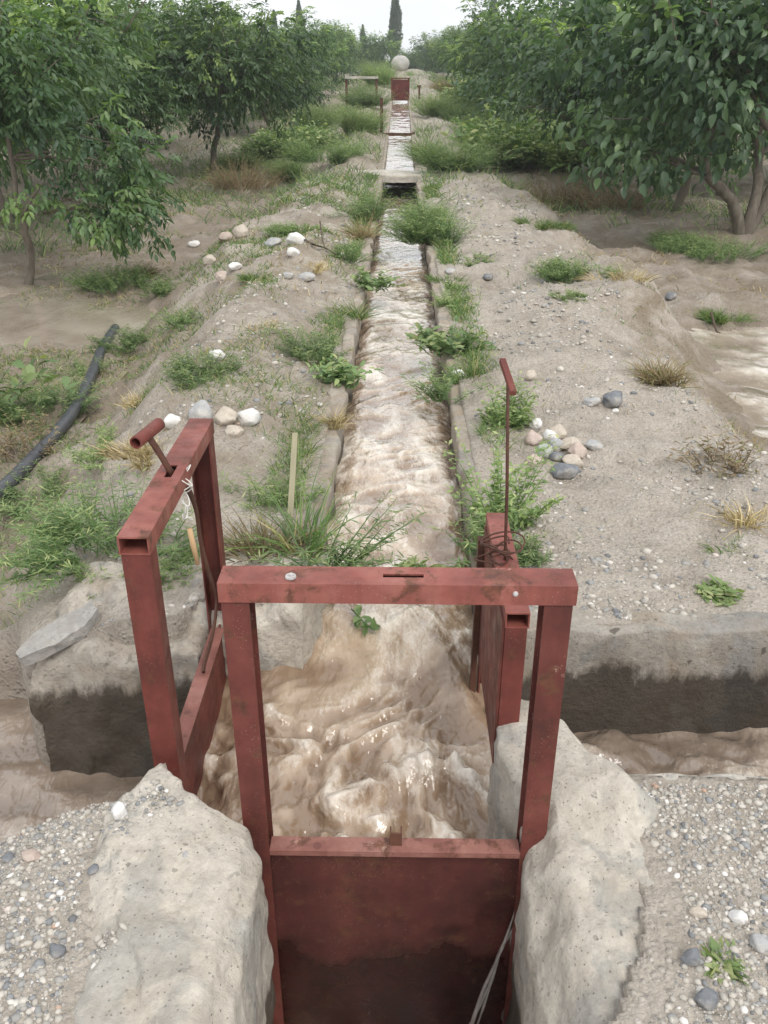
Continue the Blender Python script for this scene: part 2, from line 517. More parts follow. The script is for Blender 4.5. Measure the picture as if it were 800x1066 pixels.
def terrain_parts(x, y):
    x = np.asarray(x, float); y = np.asarray(y, float)
    base = base_slope(y)
    eL = np.interp(y, [0, 2.4, 3, 5, 8, 11, 14, 22, 60], [-1.10, -1.10, -1.22, -1.48, -1.62, -1.75, -1.5, -1.4, -1.6]) + .17 * vn(y * .9, x * 0, seed=3) + .09 * vn(y * 2.3, x * 0 + 4, seed=6)
    eR = np.interp(y, [0, 3, 4.5, 6, 7.5, 9, 14, 22, 60], [2.2, 1.9, 1.72, 1.70, 2.05, 1.95, 1.75, 1.5, 1.7]) + .16 * vn(y * .8, x * 0 + 5, seed=4) + .11 * vn(y * 2.3, x * 0 + 9, seed=6)
    wob = .10 * fbm(x * 2.1, y * 2.1, oct=3, seed=9)
    tL = ss(-.22, .85, eL - x + wob)
    tR = ss(-.20, .70, x - eR + wob)
    low = np.where(x > 0, np.interp(y, [0, 6.6, 8.6, 18, 26], [-.58, -.56, -.42, -.42, -.30]), np.interp(y, [0, 12, 18, 26], [-.58, -.56, -.42, -.30]))
    f = np.maximum(tL, tR)
    bank = 1 - f
    z = base + low * f
    crown_ = ss(2.9, 4.2, y) * bank * np.where(x < 0, .115, .085)
    z = z + crown_ * np.exp(-((np.abs(x) - np.where(x < 0, .98, 1.05)) / .34) ** 2) * (.75 + .6 * vn(y * .75, x * .4, seed=8))
    # bank lumps
    lump = fbm(x * .85 + 3, y * .85, oct=3, seed=21)
    amp = np.interp(y, [0, 2.6, 4.5, 60], [.006, .018, .085, .085]) * ss(.36, .9, np.abs(x))
    z = z + bank * amp * lump
    z = z + bank * .10 * np.exp(-((x + 1.05) / .45) ** 2 - ((y - 8.6) / 2.4) ** 2)
    z = z + .19 * np.exp(-((x - 1.95) / .50) ** 2 - ((y - 7.3) / 1.3) ** 2)
    z = z + bank * .12 * np.exp(-((x - 1.0) / .55) ** 2 - ((y - 12.5) / 2.0) ** 2)
    fa = np.interp(y, [0, 2.6, 4, 8, 60], [.006, .010, .026, .036, .04])
    z = z + fa * fbm(x * 6, y * 6, oct=4, seed=31) * ss(.33, .45, np.abs(x)) * np.where((y < 2.4), .7, 1)
    # field furrows and mud ridges
    z = z + f * (.075 * fbm(x * .7, y * .9, oct=4, seed=41) + .03 * fbm(x * 3.1, y * 3.1, oct=3, seed=42))
    # low muddy stream on the right, puddle on the left
    z = z - .15 * np.exp(-(np.maximum(np.abs(x - 3.5) - .6, 0) / .35) ** 2) * ss(3.4, 4.2, y) * (1 - ss(7.8, 8.6, y))
    z = z - .17 * np.exp(-((x + 3.6) / .9) ** 2 - ((y - 8.7) / .9) ** 2)
    # orchard floor ridge on the right by the tree
    z = z + .22 * f * np.exp(-((x - 4.6) / 1.6) ** 2 - ((y - 12.6) / 1.5) ** 2)
    return z, f, eL, eR


def channel_mask(x, y):
    """0..1 depth mask of every dug channel"""
    x = np.asarray(x, float); y = np.asarray(y, float)
    e = .012
    main = ss(.335 + e, .335 - e, np.abs(x)) * ss(1.0 - e, 1.0 + e, y + 10)
    side_r = ss(.30, .32, x) * ss(1.70 - e, 1.70 + e, y) * ss(2.37 + e, 2.37 - e, y)
    nearL = 1.575 + .035 * fbm(x * 7, x * 0 + 2, oct=3, seed=5) - .05 * ss(-.7, -1.2, x)
    farL = 2.50 - .13 * ss(-.62, -.76, x) + .38 * ss(-1.25, -1.5, x)
    side_l = ss(-.30, -.33, x) * ss(-.02, .03, y - nearL) * ss(.02, -.02, y - farL)
    return main, side_r, side_l


def H(x, y, holes=False):
    z, f, eL, eR = terrain_parts(x, y)
    if holes:
        m, r, l = channel_mask(x, y)
        b = base_slope(y)
        dm = np.where(y < 1.62, -1.05, np.where(y < 16.5, -.62, b - .5))
        z = z * (1 - m) + dm * m
        z = z * (1 - r) + np.minimum(z, -.70) * r
        z = z * (1 - l) + np.minimum(z, -.85) * l
        i = .22
        bl = (x > np.maximum(lxe(y) + .10, lx0(y) + .06)) & (x < -.30) & (y < 1.69)
        br = (x > rx0(y) - .02) & (x < np.minimum(rxe(y) - .10, rx1(y) - .06)) & (y < 1.92)
        z = np.where(bl | br, np.minimum(z, -1.0), z)
    return z


def axis_pts(lo, hi, c, fine, step, growth):
    def half(lim):
        v, s = [0.0], step
        while v[-1] < lim:
            if v[-1] >= fine: s = max(step, s * (1 + growth))
            v.append(v[-1] + s)
        return np.array(v)
    return np.concatenate([c - half(c - lo)[1:][::-1], c + half(hi - c)])


gx = axis_pts(-140, 140, 0, 1.3, .017, .022)
gy = axis_pts(.25, 260, 1.6, .95, .017, .0125)
gy = gy[gy > .25]
X, Y = np.meshgrid(gx, gy, indexing='ij')
Z = H(X, Y, True)
_, FF, EL, ER = terrain_parts(X, Y)
mud = np.clip(FF * (.45 + .5 * fbm(X * .8, Y * .8, oct=3, seed=51)) + .8 * FF * ss(-.40, -.52, Z - base_slope(Y)), 0, 1)
m_, r_, l_ = channel_mask(X, Y)
mud = np.maximum(mud, np.maximum(np.maximum(m_, r_), l_))
grit = np.clip(1 - FF, 0, 1)
litter = .9 * np.exp(-((X - 2.1) / .45) ** 2 - ((Y - 7.0) / 1.6) ** 2) + np.clip(ss(3.0, 6, Y) * (.25 + FF) + (X < 0) * .55 * ss(2.4, 3.5, Y), 0, 1)
V = np.stack([X, Y, Z], -1).reshape(-1, 3)
tag(link('ground', np_mesh('ground', V, grid_faces(len(gx), len(gy))[:, ::-1], True, dict(mud=mud.ravel(), grit=grit.ravel(), litter=litter.ravel())), M['ground']), kind='structure')


def at(px, py, zoff=0):
    """where the sight line through a photo pixel meets the ground"""
    d = ray(px, py)
    t = np.concatenate([np.arange(.8, 20, .01), np.arange(20, 140, .05)])
    P = np.array([0, 0, CAMH])[None] + d[None] * t[:, None]
    hit = np.nonzero(P[:, 2] < H(P[:, 0], P[:, 1]) + zoff)[0]
    i = hit[0] if len(hit) else len(t) - 1
    return float(P[i, 0]), float(P[i, 1]), float(H(P[i, 0], P[i, 1]))


# ------------------------------------------------------------------ concrete
def slab(name, x0, x1, y0, y1, top, zbot, nu, nv, mat, amp=.012, freq=7, r=.03, seed=1, over=.5):
    """block with a rounded, worn top edge; x0,x1 may be functions of y, top of (x,y)"""
    fx0 = x0 if callable(x0) else (lambda y: np.full_like(y, x0))
    fx1 = x1 if callable(x1) else (lambda y: np.full_like(y, x1))
    ft = top if callable(top) else (lambda x, y: np.full_like(x, top))
    a = np.linspace(-1 - over, 1 + over, nu); b = np.linspace(-1 - over, 1 + over, nv)
    A, B = np.meshgrid(a, b, indexing='ij')
    ca, cb = np.clip(A, -1, 1), np.clip(B, -1, 1)
    yy = y0 + (cb + 1) / 2 * (y1 - y0)
    xx = fx0(yy) + (ca + 1) / 2 * (fx1(yy) - fx0(yy))
    ov = np.maximum(np.abs(A), np.abs(B)) - 1
    zt = ft(xx, yy)
    dx = np.minimum(xx - fx0(yy), fx1(yy) - xx); dy = np.minimum(yy - y0, y1 - yy)
    d = np.clip(np.minimum(dx, dy), 0, r)
    zt = zt - (r - np.sqrt(np.maximum(r * r - (r - d) ** 2, 0)))
    t = np.clip(ov / over, 0, 1)
    zz = zt * (1 - t) + zbot * t
    P = np.stack([xx, yy, zz], -1)
    for k in range(3):
        P[..., k] += amp * (fbm(xx * freq + 31 * k, yy * freq, zz * freq, oct=4, seed=seed + k)) * (1.0 if k < 2 else .8)
    return link(name, np_mesh(name, P.reshape(-1, 3), grid_faces(nu, nv), True), mat)


# long lining of the main canal
WL = dict(cat='canal wall', group='concrete lining of the canal')
o = slab('canal_wall', -.385, -.295, 2.72, 16.35, lambda x, y: .004 + .022 * fbm(y * 1.7, x * 0, oct=4, seed=61), -.55, 26, 900, M['rim'], .016, 6, .02, 3)
tag(o, 'worn concrete canal edge on the left of the rushing water, below the stony bank', 'canal wall')
o = slab('canal_wall', .295, .385, 2.40, 16.35, lambda x, y: -.004 + .022 * fbm(y * 1.7, x * 0 + 7, oct=4, seed=62), -.55, 26, 900, M['rim'], .016, 6, .02, 4)
tag(o, 'worn concrete canal edge on the right of the rushing water, by the gravel path', 'canal wall')
# side canal walls
o = slab('side_canal_wall', .38, 4.2, 2.335, 2.46, lambda x, y: .004 + .012 * fbm(x * 5, y * 0, oct=4, seed=63), -.8, 420, 60, M['conc_wet'], .007, 9, .012, 5)
tag(o, 'wet stained concrete wall across the right side canal, gravel path on top', 'canal wall')
o = slab('side_canal_wall', .56, 4.2, 1.665, 1.70, lambda x, y: .002 + .006 * fbm(x * 6, y * 0, oct=3, seed=64), -.8, 360, 50, M['conc'], .005, 9, .012, 6)
tag(o, 'pale thin concrete kerb edging the near gravel at the right side canal', 'canal wall')
# blocks beside the front gate


def rtop(x, y):
    z = .012 + .035 * ss(1.45, 1.62, y) + .12 * (x - .42) * ss(1.4, 1.6, y) + .010 * fbm(x * 5, y * 5, oct=3, seed=65)
    z = z - .10 * np.exp(-((x - .31) / .045) ** 2) * ss(1.66, 1.52, y)
    facet = np.maximum(1.395 + .030 * fbm(x * 9, y * 9, oct=2, seed=74) - y - .55 * (x - .36), 0)
    facet = np.minimum(facet * .14 + .012 * ss(0, .03, facet), .05) * ss(.66, .56, x)
    return z - facet - .12 * ss(.07, -.10, rxe(y) - x)


o = slab('concrete_block', rx0, rx1, .62, 1.95, rtop, -1.0, 190, 280, M['conc_block'], .010, 12, .016, 8)
tag(o, 'pale rounded concrete block holding the right post of the closed front gate', 'concrete block')


def ltop(x, y):
    z = .012 + .028 * np.exp(-((x + .52) / .14) ** 2 - ((y - 1.5) / .22) ** 2) + .007 * fbm(x * 6, y * 6, oct=3, seed=66)
    q = (x + .60) * .9 + .45 * (y - 1.28) + .012 * fbm(x * 10, y * 10, oct=2, seed=75)
    z = z + .016 * ss(.0, .012, q) - .10 * np.maximum(-q, 0) + .05 * np.maximum(x + .5, 0)
    z = z - .05 * np.exp(-((x + .31) / .035) ** 2)
    return z - .075 * ss(.07, -.08, x - lxe(y))


o = slab('concrete_block', lx0, lx1, .62, 1.72, ltop, -1.0, 190, 260, M['conc_block'], .010, 12, .014, 9)
tag(o, 'pale rough concrete block holding the left post of the closed front gate', 'concrete block')


def ftop(x, y):
    return -.115 + .03 * ss(-.85, -.68, x) + .10 * ss(2.42, 2.62, y) - .10 * ss(-1.12, -1.32, x) + .024 * fbm(x * 5, y * 5, oct=4, seed=67)


o = slab('side_canal_wall', -1.24, -.655, 2.32, 2.80, ftop, -1.0, 180, 130, M['conc_left'], .026, 6, .06, 12)
tag(o, 'broken dark wet concrete wall end at the left side canal, flat stone on top', 'canal wall')


def gx1(y): return np.interp(y, [2.4, 2.5, 2.62, 2.9], [-.36, -.31, -.272, -.268])


def gtop(x, y):
    return .012 - .05 * np.exp(-((y - 2.44) / .06) ** 2) + .024 * fbm(x * 6, y * 6, oct=4, seed=68) - .05 * ss(2.75, 2.9, y)


o = slab('concrete_block', -.72, gx1, 2.455, 2.92, gtop, -1.0, 150, 150, M['conc_block'], .018, 9, .022, 22)
tag(o, 'whitish rounded concrete lump between the left gate and the pool', 'concrete block')
# lower grey concrete lip at bottom left corner
o = slab('concrete_slab', -1.3, lambda y: np.interp(y, [.5, .9, 1.06, 1.16], [-.55, -.58, -.64, -.74]), .4, 1.17, lambda x, y: -.012 + .012 * fbm(x * 6, y * 6, oct=3, seed=68), -.2, 90, 90, M['conc_grey'], .012, 7, .03, 14)
tag(o, 'smooth grey concrete patch in the gravel left of the pale block', 'concrete slab')

# culvert and canal beyond
cul = thing('culvert', 'flat concrete slab crossing over the canal, dark water opening beneath', 'culvert', (0, 16.6, 0))
me = slab('deck', -.95, 1.5, 16.45, 17.35, lambda x, y: .05 + .012 * fbm(x * 4, y * 4, oct=3, seed=69), -.085, 140, 70, M['conc'], .012, 6, .02, 15)
me.parent = cul; me.matrix_parent_inverse = Matrix.Translation((0, -16.6, 0))
for s in (-1, 1):
    w = slab('abutment', min(s * .30, s * .62), max(s * .30, s * .62), 16.36, 17.2, -.092, -.6, 30, 40, M['rim'], .012, 6, .02, 16 + s)
    w.parent = cul; w.matrix_parent_inverse = Matrix.Translation((0, -16.6, 0))
for s, d in ((-1, 'left'), (1, 'right')):
    a, b = sorted((s * .29, s * .36))
    o = slab('canal_wall', a, b, 17.4, 60, lambda x, y: base_slope(y) - .0 + .02 * fbm(y * 1.7, x * 0 + s, oct=3, seed=71), 0, 16, 500, M['rim'], .015, 6, .02, 18 + s)
    me = o.data
    co = np.empty(len(me.vertices) * 3, np.float32); me.vertices.foreach_get('co', co); co = co.reshape(-1, 3)
    bsl = base_slope(co[:, 1]); co[:, 2] = np.maximum(co[:, 2], bsl - .45); me.vertices.foreach_set('co', co.ravel()); me.update()
    tag(o, f'far concrete canal edge beyond the culvert, on the {d} of the narrow water', 'canal wall')

# ------------------------------------------------------------------ water
wx = np.linspace(-.70, .345, 150)
wy = np.concatenate([np.arange(1.405, 2.8, .0075), np.arange(2.8, 6, .013), np.arange(6, 16.6, .03)])
X, Y = np.meshgrid(wx, wy, indexing='ij')
pool = ss(2.75, 2.05, Y)
lev = -.165 - .03 * ss(3.6, 2.6, Y) - .085 * ss(2.75, 2.1, Y) - .19 * ss(10, 15.8, Y)
wxp = X + .10 * fbm(X * 2, Y * 2, oct=2, seed=81); wyp = Y + .10 * fbm(X * 2 + 9, Y * 2, oct=2, seed=82)
rid = 1 - np.abs(fbm(wxp * 6, wyp * 5, oct=2, seed=83)) * 1.6
chop = fbm(wxp * 10, wyp * 8, oct=2, seed=84)
tongue = np.exp(-((X - (.10 + .30 * ss(2.7, 1.95, Y))) / .13) ** 2) * ss(1.85, 2.1, Y) * ss(3.1, 2.6, Y)
calm = 1 - .75 * tongue
fine = .5 + fbm(wxp * 15, wyp * 12, oct=2, seed=184)
fine2 = fbm(wxp * 27 + .3 * Y, wyp * 20, oct=2, seed=185)
z = lev + pool * calm * (.015 * (rid - .5) + .013 * chop + .012 * (fine - .5) + .0055 * fine2)
crest = np.exp(-((Y - (1.90 + .08 * np.sin(X * 9 + 1) + .05 * vn(X * 6, Y * 0, seed=85))) / .055) ** 2) * ss(-.30, -.12, X)
z = z + .040 * crest * pool * (.7 + .9 * chop + .5 * (fine - .5))
z = z + .035 * tongue * (.5 + .5 * fbm((X + .45 * Y) * 14, (Y - .4 * X) * 1.6, oct=3, seed=86))
back = ss(1.85, 1.60, Y)
z = z + back * (.018 * chop + .02 * (fine - .5))
run = 1 - pool
amp = np.interp(Y, [2.4, 4, 8, 16], [.008, .0078, .0068, .006])
r1 = fbm(X * 6.5 + .8 * Y * .6, Y * 2.6 + .6 * np.sin(X * 6), oct=3, seed=87)
r2 = 1 - np.abs(fbm(wxp * 6.5 + .4 * wyp, wyp * 4.2, oct=4, seed=88)) * 1.5
w1 = fbm(wxp * 8 + 2.5 * Y, wyp * 7, oct=3, seed=188); w2 = 1 - np.abs(fbm(wxp * 6 - 2.5 * Y, wyp * 6, oct=2, seed=190)) * 1.6
z = z + run * amp * (r1 * .55 + w1 * .55 + (w2 - .5) * .85)
z = z + run * .006 * np.sin(Y * 7.5 + 2.5 * vn(X * 1.5, Y * .7, seed=89) + 1.5 * np.abs(X) / .29)
z = z - .02 * ss(.22, .33, np.abs(X)) * run
z = z - .05 * ss(-.40, -.62, X)
foam_sheen = np.clip(.17 + pool * (.50 * crest * (.6 + .8 * fine) + .40 * (rid - .7) + .26 * chop * calm + .22 * (fine - .5) * calm + .16 * fine2 * calm) + run * (.24 + .30 * r1 + .25 * (w2 - .6) + .22 * fbm(X * 2.2, Y * 1.5, oct=3, seed=189)) + .30 * back, 0, 1)  # froth, plus light crests and dark troughs painted from wave height
foam_sheen = foam_sheen * (1 - .35 * tongue)
thin = np.clip(.45 + pool * (.55 * (rid - .5) + .40 * chop + .45 * (fine - .5) + .28 * fine2) + run * (.45 * (w2 - .5) + .5 * w1 + .3 * r1), 0, 1)  # wave height as colour, standing in for light through the crests
keep = ~((Y > 2.52) & (X < -.36)) & ~((Y < 1.548) & (X > -.372))
fa = grid_faces(len(wx), len(wy))
k = keep.ravel()
fa = fa[k[fa].all(1)]
tag(link('canal_water', np_mesh('canal_water', np.stack([X, Y, z], -1).reshape(-1, 3), fa, True, dict(foam_sheen=foam_sheen.ravel(), thin=thin.ravel())), M['water']), kind='structure')

wx = np.linspace(-.30, .30, 30); wy = np.arange(16.6, 62, .06)
X, Y = np.meshgrid(wx, wy, indexing='ij')
z = base_slope(Y) - .09 + .012 * fbm(X * 4, Y * 3.5, oct=2, seed=91)
z = z - .10 * ss(17.6, 16.7, Y)
tag(link('canal_water', np_mesh('canal_water', np.stack([X, Y, z], -1).reshape(-1, 3), grid_faces(len(wx), len(wy)), True, dict(foam_sheen=np.full(X.size, .30), thin=np.full(X.size, .45))), M['water']), kind='structure')

wx = np.arange(.30, 4.2, .012); wy = np.linspace(1.68, 2.36, 60)
X, Y = np.meshgrid(wx, wy, indexing='ij')
r1 = fbm(X * 5, Y * 7, oct=3, seed=93); r2 = 1 - np.abs(fbm(X * 6, Y * 8, oct=2, seed=94)) * 1.5
z = -.40 + .10 * ss(.62, .36, X) + (.014 + .02 * ss(1.2, .4, X)) * (r1 + r2 - .5)
tag(link('side_canal_water', np_mesh('side_canal_water', np.stack([X, Y, z], -1).reshape(-1, 3), grid_faces(len(wx), len(wy)), True, dict(foam_sheen=np.clip(.2 + .3 * r1, 0, 1).ravel(), thin=np.clip(.45 + .6 * r1, 0, 1).ravel())), M['water2']), kind='structure')

wx = np.arange(-3.4, -.52, .014); wy = np.arange(1.45, 3.6, .014)
X, Y = np.meshgrid(wx, wy, indexing='ij')
r1 = fbm(X * 4, Y * 6, oct=3, seed=95)
z = -.63 + .05 * ss(-1.0, -.6, X) + .014 * r1
tag(link('side_canal_water', np_mesh('side_canal_water', np.stack([X, Y, z], -1).reshape(-1, 3), grid_faces(len(wx), len(wy)), True, dict(foam_sheen=np.clip(.10 + .3 * r1, 0, 1).ravel(), thin=np.clip(.45 + .6 * r1, 0, 1).ravel())), M['water2']), kind='structure')

for name, x0, x1, y0, y1, lv, st, fo in (('stream_water', 1.9, 5.5, 3.4, 10.5, -.55, .02, .36), ('puddle_water', -8.5, -2.2, 5.2, 12.5, -.60, .06, .05)):  # whitish streaks on the stream stand in for reflected sky
    wx = np.arange(x0, x1, st); wy = np.arange(y0, y1, st)
    X, Y = np.meshgrid(wx, wy, indexing='ij')
    r1 = fbm(X * 2.6 + .8 * Y, Y * 2.2, oct=3, seed=97)
    z = lv + (.014 if fo > .2 else .001) * r1
    tag(link(name, np_mesh(name, np.stack([X, Y, z], -1).reshape(-1, 3), grid_faces(len(wx), len(wy)), True, dict(foam_sheen=np.clip(fo + .28 * r1 * (fo > .2), 0, 1).ravel(), thin=np.clip(.45 + .4 * r1, 0, 1).ravel())), M['puddle']), kind='structure')

# ------------------------------------------------------------------ sluice gates
XA, YA, ZA = (1, 0, 0), (0, 1, 0), (0, 0, 1)


def channel_prof(depth, flange, t):
    """C profile: web along v (length depth), flanges along u"""
    return [(0, 0), (flange, 0), (flange, t), (t, t), (t, depth - t), (flange, depth - t), (flange, depth), (0, depth)]


def cut(o, x0, x1, y0, y1, z0, z1):
    bm = bmesh.new(); bx(bm, x0, x1, y0, y1, z0, z1)
    me = bpy.data.meshes.new('cut'); bm.to_mesh(me); bm.free()
    c = bpy.data.objects.new('cut', me); C.objects.link(c)
    if o.parent: c.parent = o.parent
    md = o.modifiers.new('b', 'BOOLEAN'); md.object = c; md.solver = 'EXACT'
    bpy.context.view_layer.update()
    dg = bpy.context.evaluated_depsgraph_get()
    nm = bpy.data.meshes.new_from_object(o.evaluated_get(dg))
    o.modifiers.clear(); old = o.data; o.data = nm; nm.name = old.name
    bpy.data.objects.remove(c); bpy.data.meshes.remove(me); bpy.data.meshes.remove(old)


# --- front gate (closed): spans the canal at Y 1.5
fg = thing('sluice_gate', 'closed red iron sluice gate in front, panel blocking the canal, empty slot in its beam', 'sluice gate', (0, 1.5, 0), 0, 'red iron sluice gates')
bm = bmesh.new()
rect_tube(bm, (-.366, 0, .634), XA, YA, ZA, .046, .734, .072, .004) if False else rect_tube(bm, (-.366, 0, .634), YA, ZA, XA, .734, .072, .046, .004)
beam = bm_obj('beam', bm, M['iron_beam_lit'], fg, .0025)
cut(beam, -.028, .056, .030, .044, .655, .70)
for s in (-1, 1):
    bm = bmesh.new()
    extrude(bm, channel_prof(.066, .058, .005), (s * .362, .003, -.98), (-s, 0, 0), YA, ZA, 1.611)
    bm_obj('post', bm, M['iron_post'], fg, .0015)
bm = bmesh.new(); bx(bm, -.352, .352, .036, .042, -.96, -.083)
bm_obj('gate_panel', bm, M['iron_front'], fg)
bm = bmesh.new()
bx(bm, -.304, .304, .001, .046, -.082, -.077); bx(bm, -.304, .304, .001, .006, -.094, -.0825)
bm_obj('panel_rim', bm, M['iron_rim'], fg, .001)
bm = bmesh.new()
extrude(bm, [(0, 0), (.030, 0), (.030, .024), (.026, .024), (.026, .004), (.004, .004), (.004, .024), (0, .024)], (-.012, .020, -.0765), XA, YA, ZA, .040)
bm_obj('lifting_tab', bm, M['rust'], fg, .0008)
b1 = bmesh.new(); bmesh.ops.create_cone(b1, cap_ends=True, segments=14, radius1=.012, radius2=.011, depth=.004, matrix=Matrix.Translation((-.218, .026, .6825)))
bmesh.ops.create_cone(b1, cap_ends=True, segments=6, radius1=.0055, radius2=.005, depth=.005, matrix=Matrix.Translation((-.217, .026, .6865)))
bm_obj('bolt', b1, M['bolt'], fg)
b1 = bmesh.new(); bmesh.ops.create_icosphere(b1, subdivisions=2, radius=.006, matrix=Matrix.Translation((.242, -.001, .662)))
bm_obj('bolt', b1, M['bolt'], fg)

# --- left gate (panel raised): spans the left side canal, x -.6
lg = thing('sluice_gate', 'red iron sluice gate at left turned sideways, with tee handle and bent lifting bar', 'sluice gate', (-.6, 1.715, 0), 0, 'red iron sluice gates')
bm = bmesh.new()
rect_tube(bm, (-.036, 0, .622), XA, ZA, YA, .765, .072, .046, .004)
beam = bm_obj('beam', bm, M['iron_beam_lit'], lg, .0025)
cut(beam, -.010, .010, .33, .41, .655, .70); cut(beam, -.010, .010, .33, .41, .60, .64)
for y0, v in ((.003, 1), (.762, -1)):
    bm = bmesh.new()
    extrude(bm, channel_prof(.066, .058, .005), (-.033, y0, -.60), (0, v, 0), XA, ZA, 1.2215)
    bm_obj('post', bm, M['iron'] if v > 0 else M['iron_post'], lg, .0015)
bm = bmesh.new(); bx(bm, -.003, .003, .015, .75, -.46, -.062)
bm_obj('gate_panel', bm, M['iron'], lg)
bm = bmesh.new(); bx(bm, -.024, .022, .062, .703, -.0615, -.0565); bx(bm, -.024, -.019, .062, .703, -.085, -.062)
bm_obj('panel_rim', bm, M['iron_rim'], lg, .001)
# bent flat bar, from panel rim up through the slot
P3 = [tuple(on_plane(px_, py_, 0, -.597) - np.array([-.6, 1.715, 0])) for px_, py_ in ((212, 700), (213, 690), (221, 664), (225, 640), (226, 620), (216, 592), (208, 560), (205, 530), (196, 507))] + [(0, .370, .66), (-.018, .362, .715), (-.042, .350, .775)]
P3 = np.array(P3); tt = np.linspace(0, len(P3) - 1, 60)
from mathutils import geometry as _g
P3 = np.stack([np.interp(tt, np.arange(len(P3)), P3[:, k]) for k in range(3)], 1)
for _ in range(4): P3[1:-1] = (P3[:-2] + 2 * P3[1:-1] + P3[2:]) / 4
Vb, Fb = tube_np(P3, .0145, 8)
T = np.gradient(P3, axis=0)
Vb2 = Vb.copy()
for i in range(60):
    Vb2[i * 8:(i + 1) * 8, 0] = P3[i, 0] + (Vb[i * 8:(i + 1) * 8, 0] - P3[i, 0]) * .34
link('lifting_bar', np_mesh('lifting_bar', Vb2, Fb, False), M['rust'], lg)
hc = P3[-1]; hd = np.array([.10, .52, .0]); hd /= np.linalg.norm(hd)
bm = bmesh.new()
R1 = Matrix.Translation(Vector(hc + np.array([-.0, 0, .008]))) @ Vector(hd).to_track_quat('Z', 'Y').to_matrix().to_4x4()
n = 20
rings = []
for zz, rr in ((-.068, .0165), (-.068, .0125), (.068, .0125), (.068, .0165)):
    rings.append([bm.verts.new(R1 @ Vector((rr * math.cos(2 * PI * i / n), rr * math.sin(2 * PI * i / n), zz))) for i in range(n)])
for a, b in ((0, 1), (1, 2), (2, 3), (3, 0)):
    for i in range(n): bm.faces.new((rings[a][i], rings[a][(i + 1) % n], rings[b][(i + 1) % n], rings[b][i]))
bm_obj('handle', bm, M['iron'], lg)

# string and peg hanging on the bar
sp = []
for i in range(150):
    t = i / 149
    a = t * 34
    sp.append((-.6 + .016 * math.cos(a) * (1 - .4 * t) + .03 + .012 * math.sin(t * 40), 2.075 + .022 * math.sin(a) + .01 * math.sin(t * 23), .672 - .15 * t + .012 * math.sin(a * 1.7)))
V_, F_ = tube_np(sp, .0016, 5)
tag(link('string', np_mesh('string', V_, F_), M['wire']), 'thin pale string looped around the bent bar of the left gate', 'string')
V_, F_ = tube_np([(-.565, 2.075, .50), (-.560, 2.074, .45), (-.553, 2.073, .39)], [.0075, .008, .006], 8)
tag(link('wooden_peg', np_mesh('wooden_peg', V_, F_), M['peg']), 'small tan wooden peg dangling from string inside the left gate', 'peg')

# --- right gate (raised, narrower and lower)
rg = thing('sluice_gate', 'low red iron sluice gate at right, thin upright rod rising from its beam', 'sluice gate', (.305, 1.83, 0), 0, 'red iron sluice gates')
bm = bmesh.new()
rect_tube(bm, (-.030, 0, .352), XA, ZA, YA, .56, .062, .046, .004)
beam = bm_obj('beam', bm, M['iron_beam_lit'], rg, .0025)
for y0, v in ((.003, 1), (.557, -1)):
    bm = bmesh.new()
    extrude(bm, channel_prof(.056, .05, .005), (-.028, y0, -.60), (0, v, 0), XA, ZA, .9515)
    bm_obj('post', bm, M['iron'], rg, .0015)
bm = bmesh.new(); bx(bm, -.0355, -.0295, .004, .535, -.10, .365)
bm_obj('gate_panel', bm, M['iron_post'], rg)
bm = bmesh.new(); bx(bm, -.055, -.0365, .505, .535, -.35, .33)
bm_obj('guide_rail', bm, M['rust'], rg, .001)
V_, F_ = tube_np([(0, .27, -.1), (-.001, .27, .35), (-.012, .265, .62), (-.030, .258, .93)], .0045, 8)
link('lifting_rod', np_mesh('lifting_rod', V_, F_), M['rust'], rg)
bm = bmesh.new()
bx(bm, -.008, .008, -.07, .07, -.007, .007)
h = bm_obj('handle', bm, M['iron'], rg, .002, loc=(-.031, .258, .932), rot=(math.radians(18), 0, .12))
pts = []
for i in range(240):
    t = i / 239
    a = t * 2 * PI * 6
    rr = .022 + .05 * abs(math.sin(t * 9)) * (.5 + .5 * math.sin(t * 31))
    pts.append((.295 + rr * math.cos(a) * 1.1 - .01, 2.10 + rr * .8 * math.sin(a), .425 + .028 * math.sin(t * 15 + 1) + .008 * math.sin(a * 2)))
V_, F_ = tube_np(pts, .0026, 5)
tag(link('wire', np_mesh('wire', V_, F_), M['rust']), 'tangled rusty wire wound round the thin rod of the right gate', 'wire')

# leak spraying from the foot of the front panel
acc = Acc()
for k in range(4):
    q = np.random.default_rng(300 + k)
    p = np.array([(.315, 1.532, -.30 - .03 * k), (.285, 1.51, -.42), (.245, 1.475, -.54), (.20, 1.44, -.68), (.17, 1.42, -.90)]) + q.normal(0, .010, (5, 3)) * np.array([1, .6, 1])
    t_ = np.linspace(0, 4, 24)
    p = np.stack([np.interp(t_, np.arange(5), p[:, c_]) for c_ in range(3)], 1)
    for _ in range(4): p[1:-1] = (p[:-2] + 2 * p[1:-1] + p[2:]) / 4
    acc.add(*tube_np(p, .0025 + .0022 * q.random(24), 6))
lk = mat_simple('leaking_water', (.22, .19, .17), (.36, .33, .30), 30, .2, .2, .6)
tag(link('leak', acc.mesh('leak'), lk), 'thin pale stream leaking beside the foot of the closed front panel', 'water leak', kind='stuff')
# shallow water in the dry drop
me = np_mesh('drop_water', np.array([[-.34, .3, -.9], [.34, .3, -.9], [.34, 1.5, -.9], [-.34, 1.5, -.9]]), np.array([[0, 1, 2, 3]]), False, dict(foam_sheen=np.zeros(4), thin=np.full(4, .4)))
tag(link('drop_water', me, M['water']), kind='structure')

